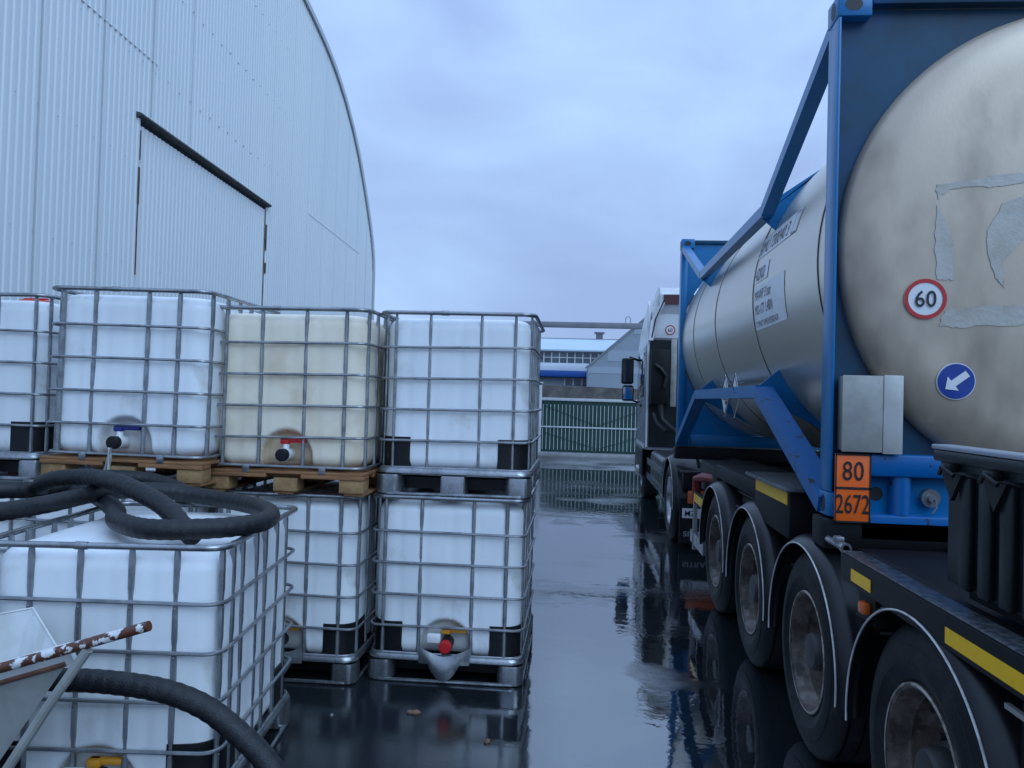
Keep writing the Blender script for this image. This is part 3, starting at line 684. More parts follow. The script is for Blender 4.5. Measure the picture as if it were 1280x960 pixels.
# ------------------------------------------------------------------ semi-trailer
TX0, TX1 = 1.175, 3.66
ST = thing('semi_trailer', 'black four axle flatbed trailer with white edged fenders and yellow reflective strips', 'trailer', (2.42,5,0), world=True)
AX = [2.85, 4.21, 5.57, 6.93]; RW = .515
def wheel_proto(parent, tyre_r=.515, w=.36, rimm=None, deep=True):
    h = w/2
    prof = [(-h+.045,.285),(-h+.012,.325),(-h-.004,.37),(-h-.006,.372),(-h-.008,.40),(-h,.435),(-h+.004,.437),(-h+.012,tyre_r-.045),(-h+.03,tyre_r-.012),(-h+.045,tyre_r)]
    for q in (-.5,-.17,.17,.5): prof += [(q*h*1.2-.007,tyre_r+.004),(q*h*1.2-.005,tyre_r-.012),(q*h*1.2+.005,tyre_r-.012),(q*h*1.2+.007,tyre_r+.004)]
    prof += [(h-.045,tyre_r),(h-.012,tyre_r-.045),(h,.42),(h-.012,.325),(h-.045,.285)]
    wz = MB().lathe(prof, (0,0,0), 'x', 56)
    wo_ = wz.build('wheel', tyre_m, parent, origin=(0,0,0), ang=30)
    if deep: rp_ = [(-h+.040,.310),(-h+.016,.308),(-h+.010,.298),(-h+.016,.288),(-h+.05,.276),(-h+.075,.272),(-h+.09,.262),(-h+.20,.252),(-h+.225,.243),(-h+.235,.225),(-h+.215,.18),(-h+.17,.155),(-h+.165,.0)]
    else: rp_ = [(-h+.040,.310),(-h+.016,.308),(-h+.010,.298),(-h+.016,.288),(-h+.05,.276),(-h+.10,.262),(-h+.10,.24),(-h+.06,.19),(-h+.03,.15),(-h+.03,0)]
    rm = MB().lathe(rp_, (0,0,0), 'x', 48)
    if deep:
        rm.lathe([(h-.05,.275),(h-.10,.262),(h-.12,.245)], (0,0,0), 'x', 36)
    rm.build('rim', rimm or rim_m, wo_, origin=(0,0,0), ang=28)
    MB().lathe([(-h+.011,.3075),(-h+.006,.302),(-h+.008,.296)], (0,0,0), 'x', 48).build('rim_flange', rimm or flange_m, wo_, origin=(0,0,0), ang=50)
    x0_ = -h+.165 if deep else -h+.03
    hb = MB().lathe([(x0_,.125),(x0_-.05,.12),(x0_-.06,.10),(x0_-.12,.095),(x0_-.135,.085),(x0_-.14,0)], (0,0,0), 'x', 28)
    for k in range(10):
        th = 2*math.pi*k/10; cy, cz = .152*math.cos(th), .152*math.sin(th)
        hb.tube([(x0_+.01,cy,cz),(x0_-.035,cy,cz)], .0155, 6)
    hb.build('hub', hub_m if deep else rimm, wo_, origin=(0,0,0), ang=30)
    return wo_
XW = TX0+.03+.18
WP = wheel_proto(ST); 
def place(wp, parent, loc, flip=False):
    for k in [q for q in wp['_used']] if False else []: pass
    c = copy_tree(wp, parent); c.location = loc
    if flip: c.rotation_euler.z = math.pi
    return c
o_ = Vector(ST['_o'])
WP.location = Vector((XW, AX[0], RW))-o_
for i, yy in enumerate(AX):
    if i: place(WP, ST, Vector((XW,yy,RW))-o_)
    place(WP, ST, Vector((TX1-.21,yy,RW))-o_, True)
def fender(parent, xc, y, z, ry, rz_, wdt, a0, a1, sgn=1):
    pr = [(0,1.0),(.012*sgn,1.03),(.05*sgn,1.075),(.07*sgn,1.085),(wdt*sgn,1.085),(wdt*sgn,1.065),(.07*sgn,1.062),(.03*sgn,1.02),(.02*sgn,1.0),(0,1.0)]
    f_ = MB().lathe(pr, (xc,y,z), 'x', 40, R(a0), R(a1), ry, rz_).build('fender', fend_m, parent, ang=40)
    pts = [(xc-.004*sgn, y+ry*.995*math.cos(R(a0+(a1-a0)*k/40)), z+rz_*.995*math.sin(R(a0+(a1-a0)*k/40))) for k in range(41)]
    MB().tube(pts, .0045, 6).build('fender_trim', trim_w, f_, ang=60)
    return f_
for yy in AX:
    fender(ST, TX0, yy, RW, .615, .555, .40, -6, 186)
    fender(ST, TX1, yy, RW, .615, .555, .40, -6, 186, -1)
# chassis rails, axles, cross members
g = MB()
for x in (1.78, 2.90): g.box(x,x+.13,1.1,12.0,.72,1.14,.01)
for yy in (1.3,2.2,3.5,4.9,6.2,7.7,9.0,10.4,11.8): g.box(1.91,2.90,yy-.05,yy+.05,.78,1.10)
g.build('chassis_rail', chas, ST)
for yy in AX: MB().tube([(1.30,yy,RW),(3.5,yy,RW)], .07, 12).build('axle', chas, ST)
for yy in AX:
    for x in (1.66,3.15): MB().tube([(x,yy+.25,.52),(x,yy+.25,.72)], .12, 14).beam((x,yy-.45,.62),(x,yy+.3,.48),.1,.09).build('air_suspension', chas, ST)
# rear deck with wet side beam
MB().box(TX0,TX0+.145,1.0,3.585,1.035,1.150,.008).build('side_beam', [chas], ST)
MB().box(TX1-.145,TX1,1.0,3.80,1.035,1.150,.008).build('side_beam', chas, ST)
MB().box(TX0+.003,TX0+.088,1.0,3.58,1.1505,1.158,.003).build('beam_cap', wetst, ST)
MB().box(TX0+.17,TX1-.15,1.0,3.86,1.06,1.120).build('deck', chas, ST)
for ya, yb in ((3.22,3.44),(1.55,2.585)): MB().box(TX0-.003,TX0-.0005,ya,yb,1.056,1.106).build('reflective_strip', yel_t, ST)
MB().box(TX0-.012,TX0+.02,3.27,3.33,.955,1.0,.006).build('side_marker', lamp_o, ST)
MB().box(TX0+.02,TX0+.06,3.22,3.4,.92,1.03).build('marker_bracket', chas, ST)
MB().box(TX0+.05,TX0+.09,1.0,2.25,.55,1.0).build('side_panel', chas, ST)
MB().box(TX0+.03,TX0+.045,1.0,2.3,.965,.98).build('panel_edge', alu, ST)
# twist lock at the container corner
MB().tube([(TX0+.05,3.925,1.15),(TX0+.05,3.66,1.15)], .016, 8).tube([(TX0+.05,3.68,1.15),(TX0+.05,3.66,1.15)], .026, 10).box(TX0+.03,TX0+.07,3.74,3.79,1.158,1.19,.008).build('twist_lock', galv, ST)
# outriggers carrying the container
for yy, nm in ((4.02,0),(9.9,0)):
    MB().box(TX0+.03,TX1-.03,yy-.1,yy+.1,1.10,1.245,.01).build('bolster', chas, ST)
tb = MB().box(TX0+.05,TX0+.5,4.62,5.5,1.02,1.30,.01).build('tool_box', chas, ST)
MB().box(TX0+.0,TX0+.52,4.52,5.60,1.303,1.325,.004).build('tool_box_lid', wetst, tb)
MB().box(TX0+.044,TX0+.049,4.66,5.46,1.215,1.285).build('reflective_strip', yel_t, tb)
MB().box(TX0+.10,TX0+.6,5.7,7.3,1.12,1.24,.01).box(TX0+.12,TX0+.7,7.4,8.4,.9,1.2,.02).build('equipment_box', chas, ST)
MB().tube([(1.45,4.9,.98),(1.45,7.6,.98)], .10, 14).tube([(1.62,4.5,.9),(1.62,7.2,.9)], .035, 8).tube([(1.36,5.0,1.08),(1.36,8.0,1.05)], .018, 8).build('air_tank', chas, ST)
# side guard ahead of the axles and red pipework
MB().box(TX0+.02,TX0+.06,7.50,8.08,.78,.90).build('side_guard', chas, ST)
MB().box(TX0+.02,TX0+.06,7.48,8.3,.36,.48).build('side_guard', galv, ST)
MB().box(TX0+.015,TX0+.02,7.52,8.08,.80,.88).build('guard_tape', yel_t, ST)
MB().box(TX0+.02,TX0+.06,8.10,8.14,.3,.82).build('guard_post', alu, ST)
MB().box(TX0+.02,TX0+.07,8.085,8.145,.83,1.0).build('guard_bracket', red_pt, ST)
MB().box(TX0+.07,TX0+.11,7.45,7.5,.3,.95).build('guard_post', chas, ST)
MB().tube([(TX0+.05,8.15,.8),(TX0+.05,8.12,1.02),(TX0+.08,7.9,1.06),(TX0+.25,7.3,1.08),(TX0+.5,6.9,1.09)], .045, 10).build('hose_tray', red_pt, ST)
MB().box(TX0+.3,TX0+.55,7.9,8.15,.05,1.0,.02).box(TX0+.2,TX0+.65,7.82,8.22,.0,.05).build('landing_leg', chas, ST)

for k, (ya, yb) in enumerate(((4.9,6.1),(6.0,7.3),(7.2,8.6))):
    MB().tube(smooth_path([(TX0+.16+.03*k,ya,1.10),(TX0+.13,ya+.35,.99-.02*k),(TX0+.15,yb-.3,1.0),(TX0+.2,yb,1.10)], 8), .011, 6).build('cable', black_p, ST)
for yy in AX:
    for q in (35, 90, 145):
        cy, cz = yy+.655*math.cos(R(q)), RW+.59*math.sin(R(q))
        MB().beam((TX0+.10,cy,cz+.004),(TX0+.42,cy,cz+.004),.035,.012).build('fender_bracket', galv, ST)
# ribbed black box on the rear deck
RB = thing('ribbed_bin', 'black ribbed plastic storage box with a pale lid edge on the rear of the trailer', 'storage box', (1.9,2,1.16), world=True)
bx = 1.278
MB().box(bx,2.45,1.05,2.82,1.203,1.60,.012).build('body', dark_g, RB)
MB().box(bx+.05,2.4,1.1,2.76,1.1595,1.2025).build('base', chas, RB)
g = MB()
for i in range(14):
    yy = 1.16+.125*i
    if yy > 2.75: break
    g.box(bx-.022,bx+.0,yy-.035,yy+.035,1.207,1.575,.008)
for i in range(8):
    xx = 1.38+.14*i; g.box(xx-.035,xx+.035,2.82,2.835,1.207,1.575,.008)
g.build('rib', dark_g, RB)
ld = MB().box(bx-.04,2.49,1.0,2.845,1.615,1.655,.008).box(bx-.02,2.47,1.02,2.825,1.59,1.6145).build('lid', dark_g, RB)
MB().box(bx-.044,bx+.03,.996,2.849,1.6555,1.672,.005).build('lid_edge', mat('lid_edge_plastic', (.30,.33,.37), .3), ld)
for yy in (2.72,2.45,2.15,1.8): 
    MB().box(bx-.055,bx-.02,yy-.03,yy+.03,1.585,1.612,.004).tube([(bx-.05,yy-.05,1.575),(bx-.065,yy,1.60),(bx-.05,yy+.05,1.575)], .008, 6).prism([(-.07,0),(.07,0),(0,-.09)], lambda u,q,t: (t,yy+u,1.58+q), bx-.035, bx-.02).build('latch', black_p, RB)

# ------------------------------------------------------------------ tank container
CX0, CX1, CY0, CY1, CZ0, CZ1 = 1.232, 3.670, 3.94, 9.998, 1.255, 3.846
TXC, TZC, TR = 2.451, 2.583, 1.188
TC = thing('tank_container', 'silver tank container in a blue steel frame standing on the trailer', 'tank container', (TXC,7,CZ0), world=True)
# cylindrical shell with strap bands
MB().lathe([(4.03,TR),(4.3,TR),(5.6,TR),(7,TR),(8.4,TR),(9.85,TR)], (TXC,0,TZC), 'y', 128).build('shell', steel_s, TC, ang=60)
for yb in (4.33, 5.90, 7.50, 8.90):
    MB().lathe([(-.016,TR),(-.014,TR+.006),(.014,TR+.006),(.016,TR)], (TXC,yb,TZC), 'y', 128).build('strap', steel_s, TC)
    MB().lathe([(-.006,TR+.0005),(-.006,TR+.0035),(.006,TR+.0035),(.006,TR+.0005)], (TXC,yb-.022,TZC), 'y', 128).build('seam', ink, TC)
def head_y(rad):                                        # dished end: knuckle then shallow crown
    k = .27; rc = TR-k
    if rad > rc: 
        q = (rad-rc)/k; return 3.99-.12*math.sqrt(max(0,1-q*q))
    return 3.87-.03*(1-(rad/rc)**2)
pr = [(head_y(TR-.27*(1-math.cos(R(90*i/12)))), TR-.27*(1-math.cos(R(90*i/12)))) for i in range(13)]
pr += [(head_y((TR-.27)*(1-i/10)), (TR-.27)*(1-i/10)) for i in range(1,11)]
MB().lathe([(4.05,TR-.002)]+pr, (TXC,0,TZC), 'y', 128).build('end_dome', dome_m, TC, ang=60)
MB().lathe([(9.85,TR),(9.93,TR-.05),(9.98,TR-.3),(10.0,.0)], (TXC,0,TZC), 'y', 64).build('end_dome', steel_s, TC, ang=60)
def on_head(x, z, lift=.004): return Vector((x, head_y(math.hypot(x-TXC,z-TZC))-lift, z))
def on_shell(y, z, lift=.004):
    dz = z-TZC; return Vector((TXC-math.sqrt(max(0,(TR+lift)**2-dz*dz)), y, z))
def decal(poly, fn, name, m_, parent=TC, cuts=3, th=.0):
    b = bmesh.new(); vs = [b.verts.new((u,q,0)) for u,q in poly]; b.faces.new(vs)
    bmesh.ops.triangulate(b, faces=b.faces[:]); bmesh.ops.subdivide_edges(b, edges=b.edges[:], cuts=cuts, use_grid_fill=True)
    for q in b.verts: q.co = fn(q.co.x, q.co.y)
    mb = MB(); mb.bm(b); return mb.build(name, m_, parent, ang=60)
def ragged(poly, n=5, amp=.010, seed=1):
    rnd = random.Random(seed); out = []
    for i, (a, b_) in enumerate(poly):
        c, d = poly[(i+1) % len(poly)]
        for k in range(n):
            t = k/n; out.append((a+(c-a)*t+rnd.uniform(-amp,amp), b_+(d-b_)*t+rnd.uniform(-amp,amp)))
    return out
for i, pl in enumerate([[(1.72,2.9),(1.86,2.92),(2.14,2.96),(2.45,3.0),(2.45,2.95),(2.14,2.91),(2.0,2.89),(1.79,2.88),(1.73,2.83)],
    [(1.73,2.8),(1.76,2.74),(1.81,2.6),(1.81,2.43),(1.73,2.43),(1.72,2.66)],
    [(2.14,2.85),(2.03,2.81),(1.96,2.67),(1.96,2.55),(2.0,2.44),(2.04,2.39),(2.02,2.54),(2.01,2.6),(2.06,2.64),(2.15,2.66)],
    [(1.75,2.2),(1.77,2.28),(1.87,2.3),(2.15,2.31),(2.4,2.31),(2.4,2.22),(2.15,2.22),(1.87,2.2)]]):
    decal(ragged([(u*.972, 1.789+(q-1.789)*.972) for u,q in pl], 6, .006, i), lambda u,q: on_head(u,q,.003), 'sticker_residue', resid)
def disc(cx, cz, r, lift, name, m_, parent, r0=0):
    vs = []; fs = []; n = 40; K = 4
    for k in range(n):
        for j in range(K+1):
            rr_ = r0+(r-r0)*j/K; vs.append(on_head(cx+rr_*math.cos(2*math.pi*k/n), cz+rr_*math.sin(2*math.pi*k/n), lift))
    for k in range(n):
        for j in range(K): fs.append((k*(K+1)+j,k*(K+1)+j+1,((k+1)%n)*(K+1)+j+1,((k+1)%n)*(K+1)+j))
    return MB().add(vs, fs).build(name, m_, parent, ang=60)
s1 = disc(1.633,2.32,.096,.006,'speed_sticker',white_s,TC)
disc(1.633,2.32,.096,.009,'border',red_s,s1,.078)
text_mb('60', .078, lambda u,q: on_head(1.633+u,2.32+q-.038,.012), 'CENTER', 1.02, 2, .9, .006).build('lettering', ink, s1)
s2 = disc(1.782,1.93,.088,.006,'arrow_sticker',white_s,TC)
disc(1.782,1.93,.083,.009,'disc',blue_s,s2)
ar = [(-.062,0),(-.018,.042),(-.018,.0165),(.062,.0165),(.062,-.0165),(-.018,-.0165),(-.018,-.042)]
ca, sa = math.cos(R(38)), math.sin(R(38))
decal([(1.782+u*ca-q*sa,1.93+u*sa+q*ca) for u,q in ar], lambda u,q: on_head(u,q,.012), 'arrow', white_s, s2, 1)
# lettering on the shell
def sh(y0, z0, lift=.006): return lambda u,q: on_shell(y0-u, z0+q, lift)
l1 = decal([(5.93,2.865),(4.87,2.865),(4.87,3.02),(5.93,3.02)], lambda u,q: on_shell(u,q,.003), 'number_panel', white_s)
text_mb('SIMU 730040 3', .098, sh(5.88,2.885), spacing=1.0, cuts=3, sx=.92).build('lettering', ink_g, l1)
g = MB()
for a, b_, c, d in ((4.99,4.90,2.868,2.874),(4.99,4.90,3.0,3.006)):
    g.add([on_shell(a,c,.007),on_shell(b_,c,.007),on_shell(b_,d,.007),on_shell(a,d,.007)], [(0,1,2,3)])
for yy in (4.99,4.90): g.add([on_shell(yy,2.868,.007),on_shell(yy-.006,2.868,.007),on_shell(yy-.006,3.006,.007),on_shell(yy,3.006,.007)], [(0,1,2,3)])
g.build('check_digit_box', ink_g, l1)
l2 = decal([(5.84,2.675),(5.46,2.675),(5.46,2.80),(5.84,2.80)], lambda u,q: on_shell(u,q,.003), 'code_panel', white_s)
text_mb('42K0', .092, sh(5.82,2.69), cuts=2, sx=.95).build('lettering', ink_g, l2)
l3 = decal([(5.84,2.335),(4.99,2.335),(4.99,2.645),(5.84,2.645)], lambda u,q: on_shell(u,q,.003), 'data_panel', white_s)
text_mb('MAWP 3 bar', .070, sh(5.80,2.545), cuts=2, sx=.88).build('lettering', ink_g, l3)
text_mb('MO-177  L4BN', .070, sh(5.80,2.44), cuts=2, sx=.80).build('lettering', ink_g, l3)
text_mb('T7, IMPACT APPROVED RID/ADR', .042, sh(5.81,2.352), cuts=1, sx=.72).build('lettering', ink, l3)
# blue frame
def corner_posts():
    for y0_, y1_ in ((CY0,CY0+.155),(CY1-.155,CY1)):
        for x0_, x1_ in ((CX0,CX0+.075),(CX1-.075,CX1)):
            wl_ = .014 if y0_ < 5 else .075
            MB().box(x0_ if x0_ < 2 else x1_-wl_, x0_+wl_ if x0_ < 2 else x1_,y0_,y1_,CZ0+.12,CZ1-.12,.003).build('corner_post', blue, TC)
            for z0_ in (CZ0, CZ1-.118):
                c = MB().box(x0_-.004 if x0_ < 2 else x0_-.085, x0_+.160 if x0_ < 2 else x1_+.004, y0_-.004,y1_+.015,z0_,z0_+.118,.008).build('corner_casting', blue, TC)
                hxx = x0_+.07 if x0_ < 2 else x1_-.09
                MB().lathe([(0,.001),(0,.032)], (hxx,y0_-.0055,z0_+.058), 'y', 16, sy=1.35).build('casting_hole', ink, c)
                MB().lathe([(0,.001),(0,.032)], (x0_-.0055 if x0_ < 2 else x1_+.0055,(y0_+y1_)/2,z0_+.058), 'x', 16, sz=1.35).build('casting_hole', ink, c)
corner_posts()
# end plates with round cut-out
def end_plate(y0_, y1_, rad, x0_, x1_, z0_, z1_, m_):
    n = 96; outer = []; inner_ = []
    for k in range(n):
        th = 2*math.pi*k/n; c, s_ = math.cos(th), math.sin(th)
        t = min([( (x1_-TXC) if c > 0 else (TXC-x0_))/max(1e-6,abs(c)), ((z1_-TZC) if s_ > 0 else (TZC-z0_))/max(1e-6,abs(s_))])
        t = max(t, rad+.012)
        outer.append((TXC+c*t,TZC+s_*t)); inner_.append((TXC+c*rad,TZC+s_*rad))
    for cx_, cz_ in ((x0_,z0_),(x0_,z1_),(x1_,z0_),(x1_,z1_)):
        k = min(range(n), key=lambda i: (outer[i][0]-cx_)**2+(outer[i][1]-cz_)**2); outer[k] = (cx_,cz_)
    g = MB()
    for yy in (y0_, y1_): g.v += [Vector((u,yy,q)) for u,q in outer]+[Vector((u,yy,q)) for u,q in inner_]
    for k in range(n):
        j = (k+1) % n
        g.f += [[k,j,n+j,n+k],[2*n+k,3*n+k,3*n+j,2*n+j],[n+k,n+j,3*n+j,3*n+k],[k,2*n+k,2*n+j,j]]; g.m += [0]*4
    return g.build('end_plate', m_, TC, ang=30)
end_plate(4.005, 4.02, TR-.01, CX0+.0145, CX1-.0145, CZ0+.06, CZ1-.06, blue_g)
end_plate(CY1-.10, CY1-.07, TR+.01, CX0+.074, CX1-.074, CZ0+.06, CZ1-.06, blue)
# top and bottom cross beams of both ends
for y0_ in (CY0+.006, CY1-.13):
    MB().box(CX0+.165,CX1-.165,y0_,y0_+.12,CZ1-.055,CZ1-.01,.006).build('top_beam', blue_g, TC)
g = MB().box(CX0+.165,CX1-.165,CY1-.13,CY1-.006,CZ0+.01,CZ0+.15,.006).build('bottom_beam', blue, TC)
# deep forked lower beam at the near end
MB().box(CX0+.14,CX1-.14,CY0-.02,CY0+.13,CZ0-.11,CZ0+.02,.012).build('bottom_beam', blue_c, TC)
MB().box(CX0+.165,CX1-.165,CY0-.03,CY0+.045,CZ0+.205,CZ0+.315,.014).build('bumper_beam', blue_c, TC)
for x in (1.575,2.2,2.8,3.25): MB().tube([(x,CY0+.03,CZ0+.02),(x,CY0+.03,CZ0+.21)], .05, 18).build('spacer_tube', blue_c, TC)
MB().box(CX0+.16,CX1-.16,CY0+.052,CY0+.07,CZ0+.0,CZ0+.31).build('web_plate', blue, TC)
g = MB().tube([(1.72,CY0+.06,1.36),(1.72,CY0+.02,1.36)], .045, 14).tube([(1.72,CY0+.02,1.36),(1.72,CY0-.0,1.36)], .018, 10).tube([(1.73,CY0-.005,1.36),(1.735,CY0-.008,1.32),(1.715,CY0-.008,1.29)], .005, 6)
g.build('drain_fitting', galv, TC)
MB().lathe([(0,.001),(0,.035)], (1.47,CY0+.0505,1.37), 'y', 16).build('drain_hole', ink, TC)
# side rails: low middle run with diagonals to the corners, both sides, upper and lower
def side_rails(x, xs):
    for (z, zc, tag_) in ((3.15,3.74,'u'),(1.885,1.30,'l')):
        a, b_, c, d = (x,CY0+.12,zc), (x,5.56,z), (x,8.36,z), (x,CY1-.10,zc)
        w_ = .075 if tag_ == 'u' else .085; h_ = .085 if tag_ == 'u' else .125
        MB().beam(a,b_,w_,h_,up=(1,0,0)).build('diagonal_brace', blue if tag_ == 'u' else blue_c, TC)
        MB().beam(Vector(b_)-Vector((0,.02,0)),Vector(c)+Vector((0,.02,0)),w_+.004,h_-.004,up=(1,0,0)).build('side_rail', blue, TC)
        MB().beam(c,d,w_,h_,up=(1,0,0)).build('diagonal_brace', blue, TC)
side_rails(CX0+.045, 1); side_rails(CX1-.045, -1)
def gusset(y, up, left):
    sgn = -1 if left else 1; A0, A1 = (22,62) if up else (-22,-62)
    if not up: A0, A1 = -27, -60
    zr = 3.15 if up else 1.885; xr = (CX0+.01) if left else (CX1-.01)
    pts = []
    for i in range(13):
        th = R(A0+(A1-A0)*i/12); pts.append((TXC+sgn*TR*math.cos(th)*1.0, TZC+TR*math.sin(th)))
    poly = [(xr, zr-.03),(xr, zr+.03)] if up else [(xr, zr+.03),(xr, zr-.03)]
    poly = poly + pts[::-1]
    MB().prism(poly, lambda u,q,t: (u,t,q), y, y+.016).build('saddle_plate', blue, TC, ang=20)
for y in (5.60, 8.34):
    for up in (True, False):
        for left in (True, False): gusset(y, up, left)
# hazard number plate, document box, danger placards
hz_ = MB().box(1.247,1.415,CY0-.036,CY0-.028,CZ0-.02,CZ0+.312,.003).build('hazard_plate', orange, TC)
zz0, zz1 = CZ0-.02, CZ0+.312; xa, xb = 1.247, 1.415; yp = CY0-.0375
g = MB()
for q in ((xa,xb,zz0,zz0+.008),(xa,xb,zz1-.008,zz1),(xa,xa+.007,zz0,zz1),(xb-.007,xb,zz0,zz1),(xa,xb,(zz0+zz1)/2-.006,(zz0+zz1)/2+.006)): g.box(q[0],q[1],yp-.001,yp,q[2],q[3])
g.build('plate_border', ink, hz_)
xm = (xa+xb)/2
text_mb('80', .092, lambda u,q: (xm+u,yp-.002,zz0+.205+q), 'CENTER', 1.05, 0, .78, .004).build('lettering', ink, hz_)
text_mb('2672', .092, lambda u,q: (xm+u,yp-.002,zz0+.045+q), 'CENTER', 1.0, 0, .62, .004).build('lettering', ink, hz_)
db = MB().box(1.275,1.545,CY0-.05,CY0+.045,1.580,1.945,.012).build('document_box', alu, TC)
MB().box(1.268,1.458,CY0-.058,CY0-.0505,1.578,1.948,.003).build('box_door', alu, db)
MB().box(1.4595,1.551,CY0-.060,CY0-.0505,1.572,1.952,.004).build('box_flap', mat('pale_aluminium', (.46,.455,.43), .45, .2, (.37,.36,.34), 5), db)
for y, lowm, nm in ((6.67,ink_g,'a'),(6.26,ink,'b')):
    r_ = .178; x = CX0-.012; zc = 1.862
    d_ = MB().add([(x,y+r_,zc),(x,y,zc+r_),(x,y-r_,zc),(x,y,zc-r_),(x+.004,y+r_,zc),(x+.004,y,zc+r_),(x+.004,y-r_,zc),(x+.004,y,zc-r_)], [(0,1,2,3),(7,6,5,4),(0,4,5,1),(1,5,6,2),(2,6,7,3),(3,7,4,0)]).build('danger_placard', white_s, TC)
    g = MB(); e = r_-.014
    pts = [(x-.001,y+e,zc),(x-.001,y,zc+e),(x-.001,y-e,zc),(x-.001,y,zc-e)]
    for i in range(4): g.tube([pts[i],pts[(i+1)%4]], .003, 5)
    if nm == 'b':
        g.add([(x-.001,y+e,zc),(x-.001,y-e,zc),(x-.001,y,zc-e)], [(0,1,2)])
        g.beam((x-.001,y+.06,zc+.07),(x-.001,y-.0,zc+.045),.012,.004).beam((x-.001,y+.03,zc+.02),(x-.001,y-.07,zc+.02),.014,.004)
    else:
        g.beam((x-.001,y+.07,zc-.03),(x-.001,y-.08,zc-.03),.004,.01).beam((x-.001,y+.03,zc-.03),(x-.001,y+.03,zc+.08),.004,.012,up=(0,1,0)).beam((x-.001,y+.03,zc+.03),(x-.001,y+.065,zc+.06),.004,.01,up=(0,1,0)).beam((x-.001,y+.03,zc+.02),(x-.001,y-.01,zc+.055),.004,.01,up=(0,1,0))
        g.lathe([(0,.0),(0,.028)], (x-.002,y-.05,zc-.055), 'x', 12, sy=1.5, sz=.7)
    g.build('placard_print', ink, d_)
MB().box(CX0-.003,CX0+.0,5.95,6.95,1.955,1.96).build('placard_holder', alu, TC)

# ------------------------------------------------------------------ tractor
TT = thing('tractor_truck', 'white high roof tractor unit at the front of the trailer, seen from behind', 'truck', (2.42,13,0), world=True)
KX0, KX1 = 1.19, 3.65
# cab with rounded corners and raked front
cabp = rrect(1.23, 1.1, .10, 5)
g = MB(); lv = [(.95,0,0),(1.15,0,0),(2.85,0,0),(3.2,.03,.18),(3.62,.10,.45),(3.80,.20,.75)]
vs = []
for z, ins, rak in lv:
    for px, py in cabp:
        yy = py
        vs.append((2.42+px*(1-ins/1.23), 15.1+(yy if yy < 0 else yy-rak*max(0,(yy+1.1)/2.2)), z))
n_ = len(cabp)
g.add(vs, [(k*n_+i,k*n_+(i+1)%n_,(k+1)*n_+(i+1)%n_,(k+1)*n_+i) for k in range(len(lv)-1) for i in range(n_)]+[list(range(n_))[::-1],[(len(lv)-1)*n_+i for i in range(n_)]])
cabo = g.build('cab', cabw, TT, ang=30)
MB().box(1.20,3.64,16.12,16.26,.45,1.1,.04).build('bumper', chas, TT)
for x in (1.45,3.39): MB().box(x-.2,x+.2,16.22,16.29,.62,.85,.03).build('headlight', mat('lamp_glass_%d' % int(x), (.6,.62,.65), .1), TT)
MB().box(1.75,3.09,16.18,16.215,1.15,1.75,.02).build('grille', chas, TT)
# roof fairing with dark opening at its back
MB().prism([(13.86,3.50),(13.84,3.70),(13.95,3.83),(14.3,3.88),(14.9,3.80),(15.2,3.62),(15.2,3.3),(14.0,3.3)], lambda u,q,t: (t,u,q), 1.38, 3.46).build('roof_fairing', cabw, TT, ang=25)
MB().box(1.44,3.40,13.815,13.838,3.52,3.69).build('fairing_opening', mat('dark_red_lining', (.07,.02,.02), .6), TT)
# side deflectors behind the cab
for s_ in (0, 1):
    x = 1.19 if s_ == 0 else 3.61
    MB().prism([(14.05,.95),(13.92,1.0),(13.90,2.9),(13.84,3.25),(13.88,3.5),(14.2,3.62),(14.25,.95)], lambda u,q,t: (t,u,q), x, x+.025).build('side_deflector', cabw, TT, ang=20)
g = MB().prism([(1.19,2.88),(1.22,3.22),(1.40,3.55),(1.46,3.55),(1.30,3.2),(1.27,2.88)], lambda u,q,t: (u,t,q), 13.80, 13.9).build('deflector_edge', cabw, TT)
MB().tube([(1.245,13.80,2.93),(1.30,13.79,3.25),(1.45,13.79,3.6)], .012, 6).tube([(1.46,13.97,2.95),(1.52,13.97,3.5)], .008, 6).build('seal_strip', ink, TT)
# rear wall: upper white panel, dark intake stack
MB().box(1.25,3.59,13.955,13.99,2.93,3.49,.01).build('rear_panel', cabw, TT)
MB().box(1.235,1.56,13.70,13.96,1.75,2.72,.03).build('air_intake', chas, TT)
MB().box(1.24,3.6,13.93,13.97,1.0,2.90).build('rear_shroud', dark_g, TT)
MB().box(1.595,1.70,13.90,13.929,1.72,2.92,.01).build('rear_pillar', alu, TT)
MB().tube([(1.30,13.68,2.45),(1.40,13.66,2.38),(1.50,13.66,2.25),(1.47,13.66,2.05)], .035, 8).tube([(1.42,13.75,1.75),(1.45,13.72,1.5),(1.6,13.6,1.35),(1.8,13.3,1.2)], .05, 10).tube([(1.3,13.8,1.6),(1.36,13.7,1.42),(1.5,13.5,1.3)], .03, 8).build('air_hose', black_p, TT)
st6 = MB().lathe([(0,0),(0,.085)], (1.575,13.948,3.08), 'y', 28).build('speed_sticker', white_s, TT)
MB().lathe([(0,.068),(0,.086)], (1.575,13.945,3.08), 'y', 28).build('border', red_s, st6)
text_mb('60', .07, lambda u,q: (1.575+u,13.942,3.045+q), 'CENTER', 1, 0, .85, .005).build('lettering', ink, st6)
